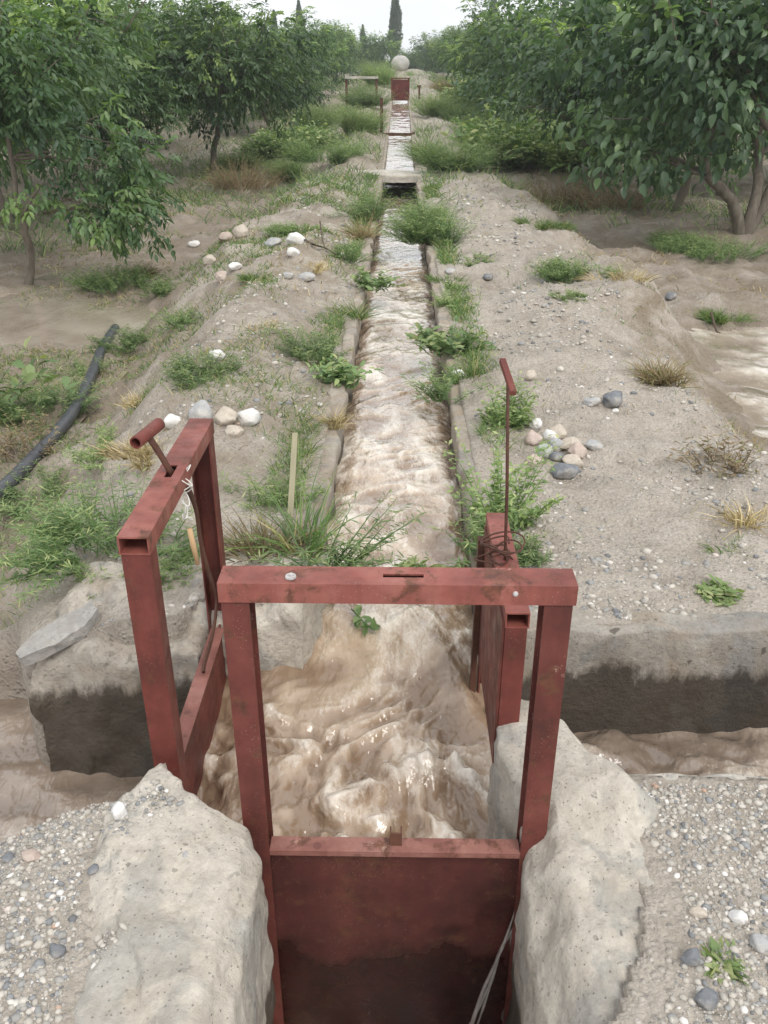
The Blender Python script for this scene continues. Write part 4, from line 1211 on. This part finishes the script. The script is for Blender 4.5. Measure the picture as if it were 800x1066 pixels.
# px base centre, width px, height px (of the clump as it appears), kind, material, label
WD = [
    (118, 560, 130, 100, 'feather', 'weed', 'large feathery green weed patch on the slope left of the left gate', .9),
    (60, 575, 80, 70, 'feather', 'weed', 'feathery green weed sprawling down the slope towards the hose', .8),
    (160, 470, 70, 45, 'straw', 'straw', 'pale dry straw tuft behind the tee handle of the left gate', .8),
    (185, 600, 60, 40, 'feather', 'weedlight', 'small light green weeds at the foot of the left gate, behind its near post', .7),
    (205, 392, 72, 42, 'feather', 'weed', 'green feathery patch hugging a white stone on the left bank', 1.0),
    (332, 372, 66, 55, 'feather', 'weed', 'green weed clump at the left canal edge opposite the leafy weed', 1.0),
    (352, 398, 40, 40, 'leafy', 'weed', 'small leafy weed hanging over the left canal edge', .8),
    (332, 592, 56, 118, 'feather', 'weed', 'tall deep green weeds at the left canal edge beside the wooden stake', 1.1),
    (318, 575, 45, 110, 'grass', 'grass', 'long bright green grass around the leaning wooden stake', .8),
    (270, 580, 75, 80, 'straw', 'dryweed', 'tangled brown dry stalks behind the front gate at the left of the stake', .9),
    (350, 440, 30, 45, 'straw', 'straw', 'thin dry grass by the left canal edge above the stake', .5),
    (268, 288, 40, 18, 'grass', 'grass', 'little bright grass tuft in the middle of the left stone cluster', 1.1),
    (300, 240, 46, 16, 'feather', 'weed', 'low green tuft behind the bright white stone', 1.0),
    (376, 248, 24, 46, 'straw', 'straw', 'golden dry grass at the left canal edge before the culvert', .9),
    (384, 228, 36, 50, 'feather', 'weed', 'green weeds at the left canal edge just before the culvert', 1.0),
    (388, 300, 18, 34, 'leafy', 'weed', 'narrow green weed clinging to the left canal edge', .8),
    (168, 305, 36, 24, 'feather', 'weed', 'green weeds at the top edge of the left slope above the hose end', .9),
    (140, 360, 50, 34, 'feather', 'weed', 'weeds on the slope right of the hose', .8),
    (195, 335, 50, 28, 'feather', 'weed', 'faint green weeds on the outer shoulder of the left bank', .6),
    (150, 285, 36, 24, 'straw', 'dryweed', 'rusty orange dry tuft at the far foot of the left slope', .9),
    (55, 430, 80, 60, 'feather', 'weed', 'dull green weeds on the flat ground left of the hose', .6),
    (28, 470, 60, 60, 'dry', 'dryweed', 'brownish dry weeds at the left edge beside the hose', .8),
    (90, 395, 40, 40, 'feather', 'weedlight', 'grassy light weeds between hose and puddle', .6),
    (345, 168, 60, 34, 'feather', 'weed', 'thick green weeds on the left canal edge beyond the culvert', 1.0),
    (366, 138, 50, 34, 'feather', 'weedlight', 'light green weeds left of the far low red gate', .9),
    (300, 185, 50, 28, 'feather', 'weed', 'green weeds at the back of the left bank', .8),
    (250, 195, 60, 40, 'dry', 'dryweed', 'thin brown weeds under the second left tree', .8),
    (275, 165, 36, 26, 'leafy', 'weed', 'leafy bush beside the trunk of the second left tree', .9),
    (466, 250, 74, 60, 'feather', 'weed', 'big bushy blue green weed on the right canal edge before the culvert', 1.3),
    (474, 365, 56, 46, 'leafy', 'weed', 'dark leafy weed over the right canal edge halfway along', 1.2),
    (490, 392, 42, 42, 'grass', 'grass', 'yellow green grass beside the pale stone on the right canal edge', .8),
    (520, 545, 44, 128, 'tall', 'weedlight', 'tall pale flowering weeds behind the thin upright rod', 3.6),
    (505, 570, 66, 70, 'feather', 'weed', 'dense green weeds at the water edge behind the right gate', 1.1),
    (548, 582, 50, 44, 'feather', 'weed', 'green weeds at the foot of the right gate beside the gravel path', .9),
    (528, 440, 40, 60, 'tall', 'weedlight', 'sparse pale weeds above the stone heap', .7),
    (596, 290, 66, 34, 'feather', 'weed', 'round green patch on the gravel path below the right mound', 1.3),
    (599, 310, 32, 15, 'feather', 'weedlight', 'small light green tuft in front of the round green patch', 1.0),
    (562, 235, 50, 18, 'grass', 'grass', 'flat grass patch on the far end of the right path', 1.0),
    (466, 292, 30, 18, 'grass', 'grass', 'yellowish low grass below the bushy weed', .7),
    (500, 272, 36, 16, 'feather', 'weedlight', 'low pale weeds on the path right of the bushy weed', .6),
    (745, 268, 130, 34, 'feather', 'weed', 'long bright green patch around the trunk of the right fruit tree', 1.2),
    (752, 332, 40, 24, 'grass', 'grass', 'small bright grass tuft at the edge of the right muddy stream', 1.2),
    (752, 488, 66, 62, 'dry', 'dryweed', 'brown dry bush on the bank of the right muddy stream', 1.3),
    (785, 545, 50, 50, 'straw', 'straw', 'dry yellow straw at the right edge below the brown dry bush', .9),
    (770, 570, 44, 26, 'grass', 'grass', 'bright green tuft at the right edge below the dry straw', 1.0),
    (746, 620, 30, 18, 'leafy', 'weedlight', 'tiny green sprig alone on the gravel near the right canal wall', .6),
    (690, 395, 60, 50, 'straw', 'dryweed', 'brown grass hanging on the slope of the right dirt mound', .9),
    (650, 290, 40, 26, 'straw', 'straw', 'faded dry grass on the top of the right dirt mound', .5),
    (580, 215, 90, 46, 'dry', 'dryweed', 'wide brown dry weeds in the dip beyond the right path', 1.0),
    (640, 215, 60, 40, 'dry', 'dryweed', 'dead grey stalks under the leaves of the right fruit tree', .8),
    (534, 172, 66, 66, 'leafy', 'weed', 'leafy green bush right of the culvert path', 1.1),
    (500, 155, 56, 46, 'feather', 'weed', 'tall green weeds behind the dark fallen branch', 1.0),
    (446, 168, 20, 50, 'grass', 'grass', 'strip of bright grass on the right canal edge beyond the culvert', 1.3),
    (480, 130, 40, 36, 'feather', 'weed', 'green weeds at the right of the far footpath', 1.0),
    (470, 98, 36, 24, 'straw', 'dryweed', 'orange brown dry weeds right of the farthest gate', 1.0),
    (385, 110, 36, 24, 'feather', 'weed', 'green weeds below the pale beam near the farthest gate', 1.0),
    (398, 88, 34, 30, 'feather', 'weedlight', 'silvery pale weeds in front of the far dome', 1.0),
    (476, 176, 56, 44, 'feather', 'weed', 'green weeds at the right end of the culvert slab', 1.1),
    (508, 120, 60, 50, 'leafy', 'weed', 'leafy shrub under the right trees beside the far footpath', 1.0),
    (600, 176, 70, 50, 'leafy', 'weedlight', 'light leafy shrub in front of the bare soil under the right trees', .9),
    (455, 120, 26, 30, 'feather', 'weedlight', 'pale weeds between the farthest gate and the right footpath', 1.0),
    (326, 132, 50, 34, 'feather', 'weedlight', 'light green weeds at the foot of the left trees far back', 1.0),
    (310, 158, 56, 36, 'leafy', 'weed', 'leafy shrub at the left end of the culvert slab', 1.0),
    (246, 176, 46, 26, 'feather', 'weed', 'green weeds around the slim trunk of the second left tree', .9),
    (120, 300, 60, 40, 'feather', 'weed', 'weeds in the mud under the drooping left tree', .7),
    (360, 270, 26, 36, 'feather', 'weed', 'ragged weeds on the left canal edge beside the dark twig', 1.0),
    (372, 330, 20, 40, 'grass', 'grass', 'thin grass on the left canal edge above the green weed clump', .9),
    (470, 320, 30, 30, 'feather', 'weedlight', 'ragged pale weeds on the right canal edge above the dark leafy weed', .9),
    (462, 415, 26, 60, 'feather', 'weed', 'weeds trailing from the right canal edge below the pale stone', .9),
    (280, 520, 60, 60, 'feather', 'weedlight', 'wispy light weeds left of the leaning stake', .5),
    (40, 520, 80, 50, 'feather', 'weed', 'ragged green weeds just above the lower end of the hose', .8),
    (110, 470, 60, 36, 'feather', 'weedlight', 'light weeds between the hose and the tee handle', .8),
    (100, 610, 60, 40, 'feather', 'weedlight', 'light green weeds above the flat grey stone', .6),
    (145, 420, 50, 30, 'straw', 'straw', 'dry straw scattered on the left shoulder above the tee handle', .6),
    (270, 340, 40, 24, 'straw', 'straw', 'faded dry grass in the middle of the left bank', .5),
    (330, 280, 44, 22, 'straw', 'straw', 'pale dry grass right of the oval stones on the left bank', .6),
    (755, 1003, 16, 10, 'leafy', 'weedlight', 'tiny green sprig in the near right gravel', .8),
    (8, 450, 26, 150, 'leafy', 'weed', 'leafy green plant with broad leaves at the left edge of the photo', 1.0),
    (430, 600, 20, 20, 'leafy', 'weedlight', 'little sprig rising from the water behind the front beam', .4),
    (470, 598, 18, 26, 'leafy', 'weedlight', 'second little sprig by the right canal edge behind the front beam', .4),
]
for i, (px, py, wp, hp_, kd, mt, lab, dens) in enumerate(WD):
    x, y, z = at(px, py)
    if 'broad leaves' in lab: x, y, z = -2.95, 5.6, -.55
    dep = math.sqrt(x * x + y * y + (CAMH - z) ** 2) * .97
    w_ = wp / F * dep
    # a clump lying on ground seen from above shows part of its depth as height
    elev = math.atan2(CAMH - z, math.hypot(x, y))
    d_ = min(w_ * .8, 1.2)
    if kd in ('tall',): d_ = w_ * .8
    if 'broad leaves' in lab: h_ = .8
    h_ = max(hp_ / F * dep - d_ * .5 * math.sin(elev), .35 * hp_ / F * dep) / max(math.cos(elev), .5)
    if 'little sprig' in lab: w_, x, y, z, d_, h_ = .05, (.27 if 'second' in lab else .05), 2.98, -.20, .05, .10
    o = link('weed', weed_mesh(500 + i, w_ * .92, d_, h_, kd, dens), M[mt], None, (x, y, z))
    tag(o, lab, 'weed', {'feather': 'green weeds along the canal banks', 'leafy': 'leafy weeds by the canal', 'tall': 'tall pale weeds', 'dry': 'dry brown weeds', 'grass': 'grass tufts', 'straw': 'dry grass tufts'}[kd])
# sprig hanging into the water behind the front beam
r = np.random.default_rng(77); acc = Acc()
sp = np.array([on_plane(px_, py_, 2, -.165) for px_, py_ in ((366, 634), (374, 642), (380, 649), (390, 656))])
acc.add(*tube_np(sp, .003, 5), a=.4)
n = 16; t = r.random(n); Pq = np.stack([np.interp(t, [0, .33, .66, 1], sp[:, k]) for k in range(3)], 1)
leaves(acc, Pq, r.normal(0, 1, (n, 3)) * np.array([1, 1, .25]) + np.array([0, 0, .15]), r.uniform(.035, .06, n), r.uniform(.018, .03, n), r.uniform(.3, .7, n), r)
tag(link('weed', acc.mesh('weed'), M['weed']), 'dark green leafy sprig drifting on the muddy water inside the front gate frame', 'weed', 'leafy weeds by the canal')


# uncountable ground grass
def grass_stuff(name, N, x0, x1, y0, y1, dens, h0, h1, mat, label, seed, ypow=1.0):
    r = np.random.default_rng(seed)
    y = y0 + (y1 - y0) * r.random(N) ** ypow; x = r.uniform(x0, x1, N)
    k = r.random(N) < dens(x, y)
    x, y = x[k], y[k]
    m, rr, l = channel_mask(x, y)
    k = (np.maximum(np.maximum(m, rr), l) < .02) & (np.abs(x) > .40); x, y = x[k], y[k]
    n = len(x)
    P = np.stack([x, y, H(x, y) - .01], 1)
    D = np.stack([r.normal(0, .38, n), r.normal(0, .38, n), np.ones(n)], 1)
    acc = Acc()
    L = r.uniform(h0, h1, n)
    ribbon_blades(acc, P, D, L, np.clip(.0011 * y, .003, .015), r.random(n) ** 1.4, r, r.uniform(.2, 1.2, n))
    tag(link(name, acc.mesh(name), mat), label, kind='stuff')


def d_left(x, y):
    _, f, eL, eR = terrain_parts(x, y)
    n = fbm(x * 1.3, y * 1.0, oct=3, seed=131)
    return np.clip(((n - .10) * 2.0 + .55 * f + .5 * np.exp(-((x + 1.9) / .8) ** 2) * (1 - ss(5.5, 7.0, y))) * ss(2.7, 3.4, y), 0, .8) * np.where(x < 0, 1, .06) * (x > -3.0 - .2 * y) * (1 - .7 * f * ss(6.5, 8.5, y) * (x < -2))


def d_far(x, y):
    _, f, eL, eR = terrain_parts(x, y)
    n = fbm(x * .8, y * .45, oct=3, seed=132)
    path = np.exp(-((x - 1.15) / .45) ** 2)
    return np.clip(n * .8 + .30 + .25 * ss(16, 24, y), 0, 1) * (1 - .9 * path) * np.exp(-np.maximum(np.abs(x) - 3, 0) / 4.0)


def d_dry(x, y):
    n = fbm(x * 1.6, y * 1.2, oct=3, seed=133)
    return np.clip(n + .02, 0, .6) * ss(2.6, 3.3, y) * np.where((x > .3) & (x < 1.7), .12, 1)


def d_edge(x, y):
    n = fbm(x * .9, y * 1.1, oct=3, seed=137)
    return np.clip(n * 2.2 + .12, 0, 1) * np.exp(-((np.abs(x) - .45) / .10) ** 2) * ss(2.8, 3.2, y)


grass_stuff('grass', 90000, -.75, .75, 2.7, 16.3, d_edge, .04, .17, M['grass'], 'ragged grass fringe along both canal edges', 4, 1.2)
grass_stuff('grass', 140000, -4.5, 2.2, 2.6, 13.5, d_left, .03, .11, M['grass'], 'short green grass thinly scattered over the left slope', 1, 1.3)
grass_stuff('grass', 170000, -9, 9, 12.0, 62, d_far, .08, .40, M['weed'], 'rough green growth over the far canal banks', 2, 1.25)
grass_stuff('dry_grass', 80000, -5, 4, 2.6, 20, d_dry, .025, .10, M['straw'], 'short dry straw scattered over the banks', 3, 1.2)


# ------------------------------------------------------------------ trees
def branch(acc, p0, p1, r0, r1, r, sag=.12, n=9, seg=7):
    p0, p1 = np.array(p0, float), np.array(p1, float)
    t = np.linspace(0, 1, n)
    L = np.linalg.norm(p1 - p0)
    off = r.normal(0, .07 * L, 3)
    pts = p0 + (p1 - p0) * t[:, None] + np.sin(t * PI)[:, None] * (off + np.array([0, 0, sag * L]))
    pts[1:-1] += r.normal(0, .012 * L, (n - 2, 3))
    acc.add(*tube_np(pts, np.linspace(r0, r1, n), seg))
    return pts


def tree_meshes(seed, ctr, rad, ncl, npc, leafL, leafW, compound=True, stems=1, trunk_h=.7, tr=.07, droop=.5, low=None, stem_dirs=None, flat=.0, lobes=.6, shoots=16, keepout=None, lift=0.0):
    r = np.random.default_rng(seed)
    ctr, rad = np.array(ctr, float), np.array(rad, float)
    # clusters on an uneven ellipsoid, denser towards its outside
    d = unit(r.normal(size=(ncl, 3)))
    q = r.random(ncl) ** .42
    lob = 1 + lobes * fbm(d[:, 0] * 1.7 + seed, d[:, 1] * 1.7, d[:, 2] * 1.7, oct=2, seed=seed)
    Cc = ctr + d * (q * lob)[:, None] * rad
    if keepout is not None: Cc = Cc[~keepout(Cc)]
    if low is not None:
        low = [(a_, b_, c_ + lift) for a_, b_, c_ in low]
        Cc = np.concatenate([Cc, np.array(low, float)])
    Cc[:, 2] = np.maximum(Cc[:, 2], .25)
    ncl = len(Cc)
    wood = Acc()
    tops = []
    if stem_dirs is None:
        stem_dirs = [(r.normal(0, .12), r.normal(0, .12), 1) for _ in range(stems)]
    for sd in stem_dirs:
        sd = np.array(sd, float)
        top = sd * trunk_h
        branch(wood, (0, 0, -.15), top, tr, tr * .72, r, .0, 9, 10)
        tops.append(top)
        mid = top + (ctr - top) * .75 + r.normal(0, .15, 3)
        pp = branch(wood, top, mid, tr * .72, tr * .3, r, .02, 8, 8)
        tops += [pp[3], pp[5], mid]
    tops = np.array(tops)
    linked = np.argsort(r.random(ncl))[:min(34, ncl)]
    for i in linked:
        j = np.argmin(np.linalg.norm(tops - Cc[i], axis=1) + r.uniform(0, .4, len(tops)))
        branch(wood, tops[j], Cc[i], tr * .34, tr * .06, r, .10, 8, 5)
    if low is not None:
        for i in list(range(ncl - len(low), ncl))[::4]:
            j = np.argmin(np.linalg.norm(tops - Cc[i], axis=1))
            branch(wood, tops[j], Cc[i], tr * .22, tr * .06, r, .05, 8, 5)
    crown = Acc()
    cl_t = np.clip(r.normal(.38, .20, ncl), .02, .9)
    tip = r.random(ncl) < .12
    hi = (Cc[:, 2] - ctr[2]) / rad[2]
    tip &= hi > -.2
    n = ncl * npc
    ci = np.repeat(np.arange(ncl), npc)
    sig = .115 * rad.mean()
    P = Cc[ci] + r.normal(0, 1, (n, 3)) * sig * np.array([1, 1, .8])
    out = unit(P - ctr) * .55 + unit(P - Cc[ci]) * .5 + r.normal(0, .6, (n, 3)) - np.array([0, 0, droop * .55])
    tint = np.clip(cl_t[ci] + r.normal(0, .12, n), 0, .75)
    tint = np.where(tip[ci] & (r.random(n) < .7), np.clip(tint + .42, 0, 1), tint)
    # young upright shoots standing out of the crown
    if shoots:
        k = linked[hi[linked] > -.3][:shoots]
        for c_ in k:
            p0 = Cc[c_]; L = r.uniform(.35, .75) * rad[2]
            dr = unit((p0 - ctr) * np.array([.5, .5, .2]) + np.array([0, 0, .9 * rad[2]]) + r.normal(0, .12, 3))
            tt_ = np.linspace(0, 1, 6)
            wood.add(*tube_np(p0 + dr * (L * tt_)[:, None], np.linspace(.010, .004, 6), 5))
            m_ = 16
            tq = r.random(m_) ** .7
            P = np.concatenate([P, p0 + dr * (L * tq)[:, None]])
            aa = r.uniform(0, 2 * PI, m_)
            out = np.concatenate([out, np.stack([np.cos(aa), np.sin(aa), r.uniform(-.1, .6, m_)], 1)])
            tint = np.concatenate([tint, np.clip(.5 + .45 * tq + r.normal(0, .08, m_), 0, 1)])
        n = len(P)
    if compound:
        D = unit(out)
        RL = leafL * 2.6 * r.uniform(.7, 1.2, n)
        up = np.tile([0, 0, 1.0], (n, 1)) + r.normal(0, .4, (n, 3))
        S = unit(np.cross(D, up))
        for k, (t, s) in enumerate([(.35, 1), (.38, -1), (.62, 1), (.65, -1), (.86, 1), (.88, -1), (1.0, 0)]):
            Q = P + D * (RL * t)[:, None] - np.array([0, 0, 1.0]) * (RL * .22 * t * t)[:, None]
            dd = D * (.75 if s else 1) + S * s * .85 - np.array([0, 0, .25])
            sz = r.uniform(.75, 1.2, n) * (.8 + .35 * t)
            leaves(crown, Q, dd, leafL * sz, leafW * sz, np.clip(tint + r.normal(0, .05, n), 0, 1), r, .3, .2)
    else:
        sz = r.uniform(.6, 1.25, n)
        leaves(crown, P, out, leafL * sz, leafW * sz, tint, r, .35, .22)
    return wood.mesh('trunk'), crown.mesh('crown')


def tree(name, tm, cm, x, y, rot, label, group, cat='tree', mat='walnut', scale=1.0, sink=0):
    z = float(H(x, y)) - sink
    t = thing(name, label, cat, (x, y, z), rot, group)
    t.scale = (scale, scale, scale)
    a = link('trunk', tm, M['bark'], t)
    b = link('crown', cm, M[mat], t)
    return t


def dup_tree(src, x, y, rot, label, scale, group=None):
    t = src.copy(); C.objects.link(t)
    t.location = (x, y, float(H(x, y))); t.rotation_euler = (0, 0, rot); t.scale = (scale,) * 3
    t['label'] = label
    if group: t['group'] = group
    for ch in src.children:
        c = ch.copy(); C.objects.link(c); c.parent = t
    return t


WG = 'walnut trees of the orchard'
# the near left tree whose leafy branch droops over the slope
lowL = [(.85, -.25, 1.15), (.75, -.35, .90), (.95, -.2, 1.45), (.62, -.4, .82), (.9, -.45, .80), (.4, -.3, .95), (.65, -.2, 1.35), (.05, -.4, 1.0), (-.3, -.3, 1.1), (.3, -.4, .95), (.8, -.3, 1.0), (.7, -.5, .88), (.2, -.1, 1.3), (.5, -.2, 1.1), (.85, -.3, 1.65), (.7, -.2, 1.85), (.9, -.2, 1.3), (.55, -.3, 1.55), (.75, -.4, 1.05), (.95, -.3, .98), (.6, -.1, 1.2), (.35, -.3, 1.45)]
tm, cm = tree_meshes(11, (.0, .1, 2.2), (1.0, .95, .85), 64, 15, .090, .040, True, 1, .75, .055, .55, [(a_ + .62, b_, c_) for a_, b_, c_ in lowL], lift=-.02)
tree('walnut_tree', tm, cm, -4.35, 10.1, 0, 'nearest left walnut tree, its leafy branch drooping low over the slope', WG)
# variants for the rows
v1 = tree_meshes(21, (0, 0, 1.95), (1.55, 1.55, 1.05), 105, 20, .092, .040, True, 1, .65, .07, .5)
v2 = tree_meshes(22, (.1, 0, 2.05), (1.45, 1.5, 1.2), 105, 20, .090, .038, True, 1, .8, .075, .5)
v3 = tree_meshes(23, (0, .1, 1.75), (1.65, 1.6, 1.0), 105, 20, .092, .042, True, 1, .6, .065, .55)
# second left tree, trunk in view
T2 = tree('walnut_tree', *v1, -3.95, 20.0, .4, 'second left walnut tree, slim trunk in view above bare soil', WG, scale=1.16)
T3 = tree('walnut_tree', *v2, -6.1, 14.2, 1.9, 'tall left walnut tree between the drooping one and the slim trunked one', WG, scale=1.32)
T4 = tree('walnut_tree', *v3, -3.6, 26.5, 3.0, 'dark bushy walnut tree closing the near left row, beside the canal weeds', WG, scale=.92)
# right tree: pale forked trunk, broad leaves
lowR = [(-1.9, -.2, 1.1), (-1.7, -.5, .95), (-1.5, -.6, .8), (-1.2, -.5, .85), (-.9, -.6, .95), (-1.95, .1, .75), (-1.4, -.3, 1.2), (-.5, -.7, 1.1), (-2.1, -.1, 1.35), (-1.8, -.1, .9)]
tm, cm = tree_meshes(31, (-.45, 0, 2.15), (1.75, 1.5, 1.2), 120, 56, .150, .086, False, 2, .85, .085, .75, lowR, keepout=lambda c: (c[:, 0] > -.9) & (c[:, 2] < 1.45), stem_dirs=[(-.72, -.1, .82), (.45, .0, 1.1), (.25, .5, 1.0)])
RT = tree('fruit_tree', tm, cm, *at(772, 240)[:2], 0, 'right fruit tree with pale forked trunk and large drooping leaves', 'broad leaved fruit trees', mat='broad')
fv = tree_meshes(32, (0, 0, 2.0), (1.7, 1.7, 1.2), 115, 54, .135, .072, False, 2, .7, .08, .6)
R2 = tree('fruit_tree', *fv, 3.75, 18.3, 1.0, 'broad leaved fruit tree behind the leafy bush right of the culvert', 'broad leaved fruit trees', mat='broad', scale=1.05)
R3 = dup_tree(T3, 4.6, 15.4, 4.1, 'right walnut tree just behind the fork trunked fruit tree', 1.05)
R4 = dup_tree(R2, 3.6, 23.0, 2.2, 'third fruit tree along the right path, foliage reaching the ground', 1.1)
R5 = dup_tree(T2, 3.5, 28.0, 5.0, 'right walnut tree standing level with the far low red gate', 1.1)
rr = random.Random(5)
farL = 'dark leafy walnut tree far back in the left half of the orchard'
farR = 'dark leafy walnut tree far back in the right half of the orchard'
srcs = [T2, T3, T4]
spots = []
for x, yy in ((-2.6, 98), (-.4, 112), (1.8, 104), (3.4, 98), (-1.9, 76), (2.2, 80), (-5, 100), (-7.5, 104), (-10, 98), (-13, 106), (5.5, 104), (8, 99), (11, 106), (14, 100), (-3.6, 108), (0.8, 92)):
    spots.append((x, yy, 'small hazy tree crossing the end of the canal below the poplars'))
for k, yy in enumerate([31, 36, 41, 46.5, 52, 58, 64, 71, 79, 88]):
    spots.append((-3.3 - .015 * yy + rr.uniform(-.3, .3), yy, farL))
for k, yy in enumerate([33, 38, 43, 48.5, 54, 60, 66, 73, 81, 90]):
    spots.append((3.0 + .015 * yy + rr.uniform(-.3, .3), yy, farR))
for x, yy, lb in ((-5.9, 18.2, farL), (-6.2, 23.6, farL), (-5.8, 29.2, farL), (-6.4, 35, farL), (6.2, 17.6, farR), (6.0, 22.4, farR), (6.3, 27.4, farR), (6.0, 33, farR)):
    spots.append((x, yy, lb))
for row, x0 in enumerate((-8.4, -12.6, -17)):
    for k in range(8):
        yy = 13.5 + row * 3.0 + k * 5.4
        spots.append((x0 + rr.uniform(-.4, .4), yy, farL))
for row, x0 in enumerate((8.3, 12.4, 16.6)):
    for k in range(8):
        yy = 13 + row * 3.2 + k * 5.4
        spots.append((x0 + rr.uniform(-.4, .4), yy, farR))
for row, x0 in enumerate((-9, -15, 9, 15)):
    for k in range(4):
        spots.append((x0 + rr.uniform(-1.2, 1.2), 66 + k * 8 + rr.uniform(-2, 2), farL if x0 < 0 else farR))
for i, (x, y, lab) in enumerate(spots):
    o = dup_tree(srcs[(i * 7 + int(y)) % 3], x, y, rr.uniform(0, 6.28), lab, rr.uniform(.85, 1.05) * (1.0 if abs(x) > 7 else .88), 'far walnut trees')
    if y > 90: o.location.z -= .75
SPD = [(-9.6, 11.2, 'nearest walnut tree of the second left row, filling the left edge'), (-6.9, 9.6, 'left walnut tree half hidden behind the drooping one')]
for x, y, lab in SPD[:1]:
    dup_tree(T3, x, y, 2.2, lab, 1.15)

# poplars on the skyline
def poplar_meshes(seed, h, w):
    r = np.random.default_rng(seed)
    wood, crown = Acc(), Acc()
    branch(wood, (0, 0, -.3), (0, 0, h * .95), .16, .03, r, 0, 10, 8)
    n = 5200
    t = r.random(n) ** .8
    prof = np.sin(np.clip(t * 1.05, 0, 1) * PI) ** .6 * (1 - .55 * t) * w
    a = r.uniform(0, 2 * PI, n); q = np.sqrt(r.random(n))
    lob = 1 + .5 * fbm(np.cos(a) * 1.5, np.sin(a) * 1.5, t * 6, oct=2, seed=seed)
    P = np.stack([np.cos(a) * q * prof * lob, np.sin(a) * q * prof * lob, .6 + t * (h - .6)], 1)
    D = np.stack([np.cos(a) * .4, np.sin(a) * .4, np.ones(n)], 1) + r.normal(0, .3, (n, 3))
    leaves(crown, P, D, r.uniform(.25, .45, n), .20, np.clip(r.normal(.4, .2, n), 0, 1), r, .1, .1, simple=True)
    return wood.mesh('trunk'), crown.mesh('crown')


pm = poplar_meshes(41, 9.5, 1.05)
pop = tree('poplar_tree', *pm, -.7, 118, 0, 'tallest slim poplar on the skyline, straight above the far end of the canal', 'poplars on the skyline', mat='poplar', scale=.90)
for x, y, s, lab in [(-4.6, 120, .55, 'small thin poplar just left of the tall central one'), (-12.5, 122, .82, 'slim poplar poking above the left trees, right of the sky gap'), (-15.6, 122, .72, 'leftmost thin poplar above the left trees'), (11.5, 125, .95, 'lone poplar top above the right trees')]:
    dup_tree(pop, x, y, x, lab, s)

# ------------------------------------------------------------------ haze
bm = bmesh.new(); bx(bm, -160, 160, -4, 280, -3, 16)
hz = bpy.data.materials.new('haze'); hz.use_nodes = True
hn = hz.node_tree; hn.nodes.clear()
ho = hn.nodes.new('ShaderNodeOutputMaterial'); hv = hn.nodes.new('ShaderNodeVolumePrincipled')
hv.inputs['Color'].default_value = (.95, .975, 1, 1); hv.inputs['Density'].default_value = .0013; hv.inputs['Anisotropy'].default_value = .2
hn.links.new(hv.outputs[0], ho.inputs['Volume'])
tag(bm_obj('haze', bm, hz), kind='stuff')

# ------------------------------------------------------------------ light
SE, SA = math.radians(52), math.radians(150)      # elevation, azimuth clockwise from +Y: behind and to the right
sd = Vector((math.sin(SA) * math.cos(SE), math.cos(SA) * math.cos(SE), math.sin(SE)))
sl = bpy.data.lights.new('sun', 'SUN')
sl.energy = 1.8
sl.angle = math.radians(24)
sl.color = (1, .965, .91)
so = bpy.data.objects.new('sun', sl)
C.objects.link(so)
so.rotation_euler = sd.to_track_quat('Z', 'Y').to_euler()
so.location = (10, -10, 20)
w = bpy.data.worlds.new('World')
sc.world = w
w.use_nodes = True
nt = w.node_tree
bg = nt.nodes['Background']
sky = nt.nodes.new('ShaderNodeTexSky')
sky.sky_type = 'NISHITA'
sky.sun_disc = False
sky.sun_elevation = SE
sky.sun_rotation = SA
sky.air_density = 1.2
sky.dust_density = 3.0
# overcast: a bright cloud deck over the clear sky, thinner in a few places
tc = nt.nodes.new('ShaderNodeTexCoord')
mp = nt.nodes.new('ShaderNodeMapping'); mp.inputs['Scale'].default_value = (1, 1, 3.2)
nz = nt.nodes.new('ShaderNodeTexNoise'); nz.inputs['Scale'].default_value = 2.2; nz.inputs['Detail'].default_value = 6
rp = nt.nodes.new('ShaderNodeValToRGB')
rp.color_ramp.elements[0].position = .30; rp.color_ramp.elements[0].color = (9.4, 9.8, 10.3, 1)
rp.color_ramp.elements[1].position = .65; rp.color_ramp.elements[1].color = (13.0, 13.0, 13.1, 1)
mx = nt.nodes.new('ShaderNodeMix'); mx.data_type = 'RGBA'; mx.inputs[0].default_value = .86
nt.links.new(tc.outputs['Generated'], mp.inputs[0]); nt.links.new(mp.outputs[0], nz.inputs['Vector'])
nt.links.new(nz.outputs[0], rp.inputs[0])
nt.links.new(sky.outputs[0], mx.inputs[6]); nt.links.new(rp.outputs[0], mx.inputs[7])
nt.links.new(mx.outputs[2], bg.inputs[0])
bg.inputs[1].default_value = .10

sc.view_settings.view_transform = 'Standard'
sc.view_settings.look = 'None'
sc.view_settings.exposure = 0.22
sc.view_settings.gamma = 1
sc.view_settings.use_curve_mapping = False
sc.render.engine = 'CYCLES'
sc.cycles.max_bounces = 6
sc.cycles.transparent_max_bounces = 8
sc.cycles.use_denoising = True
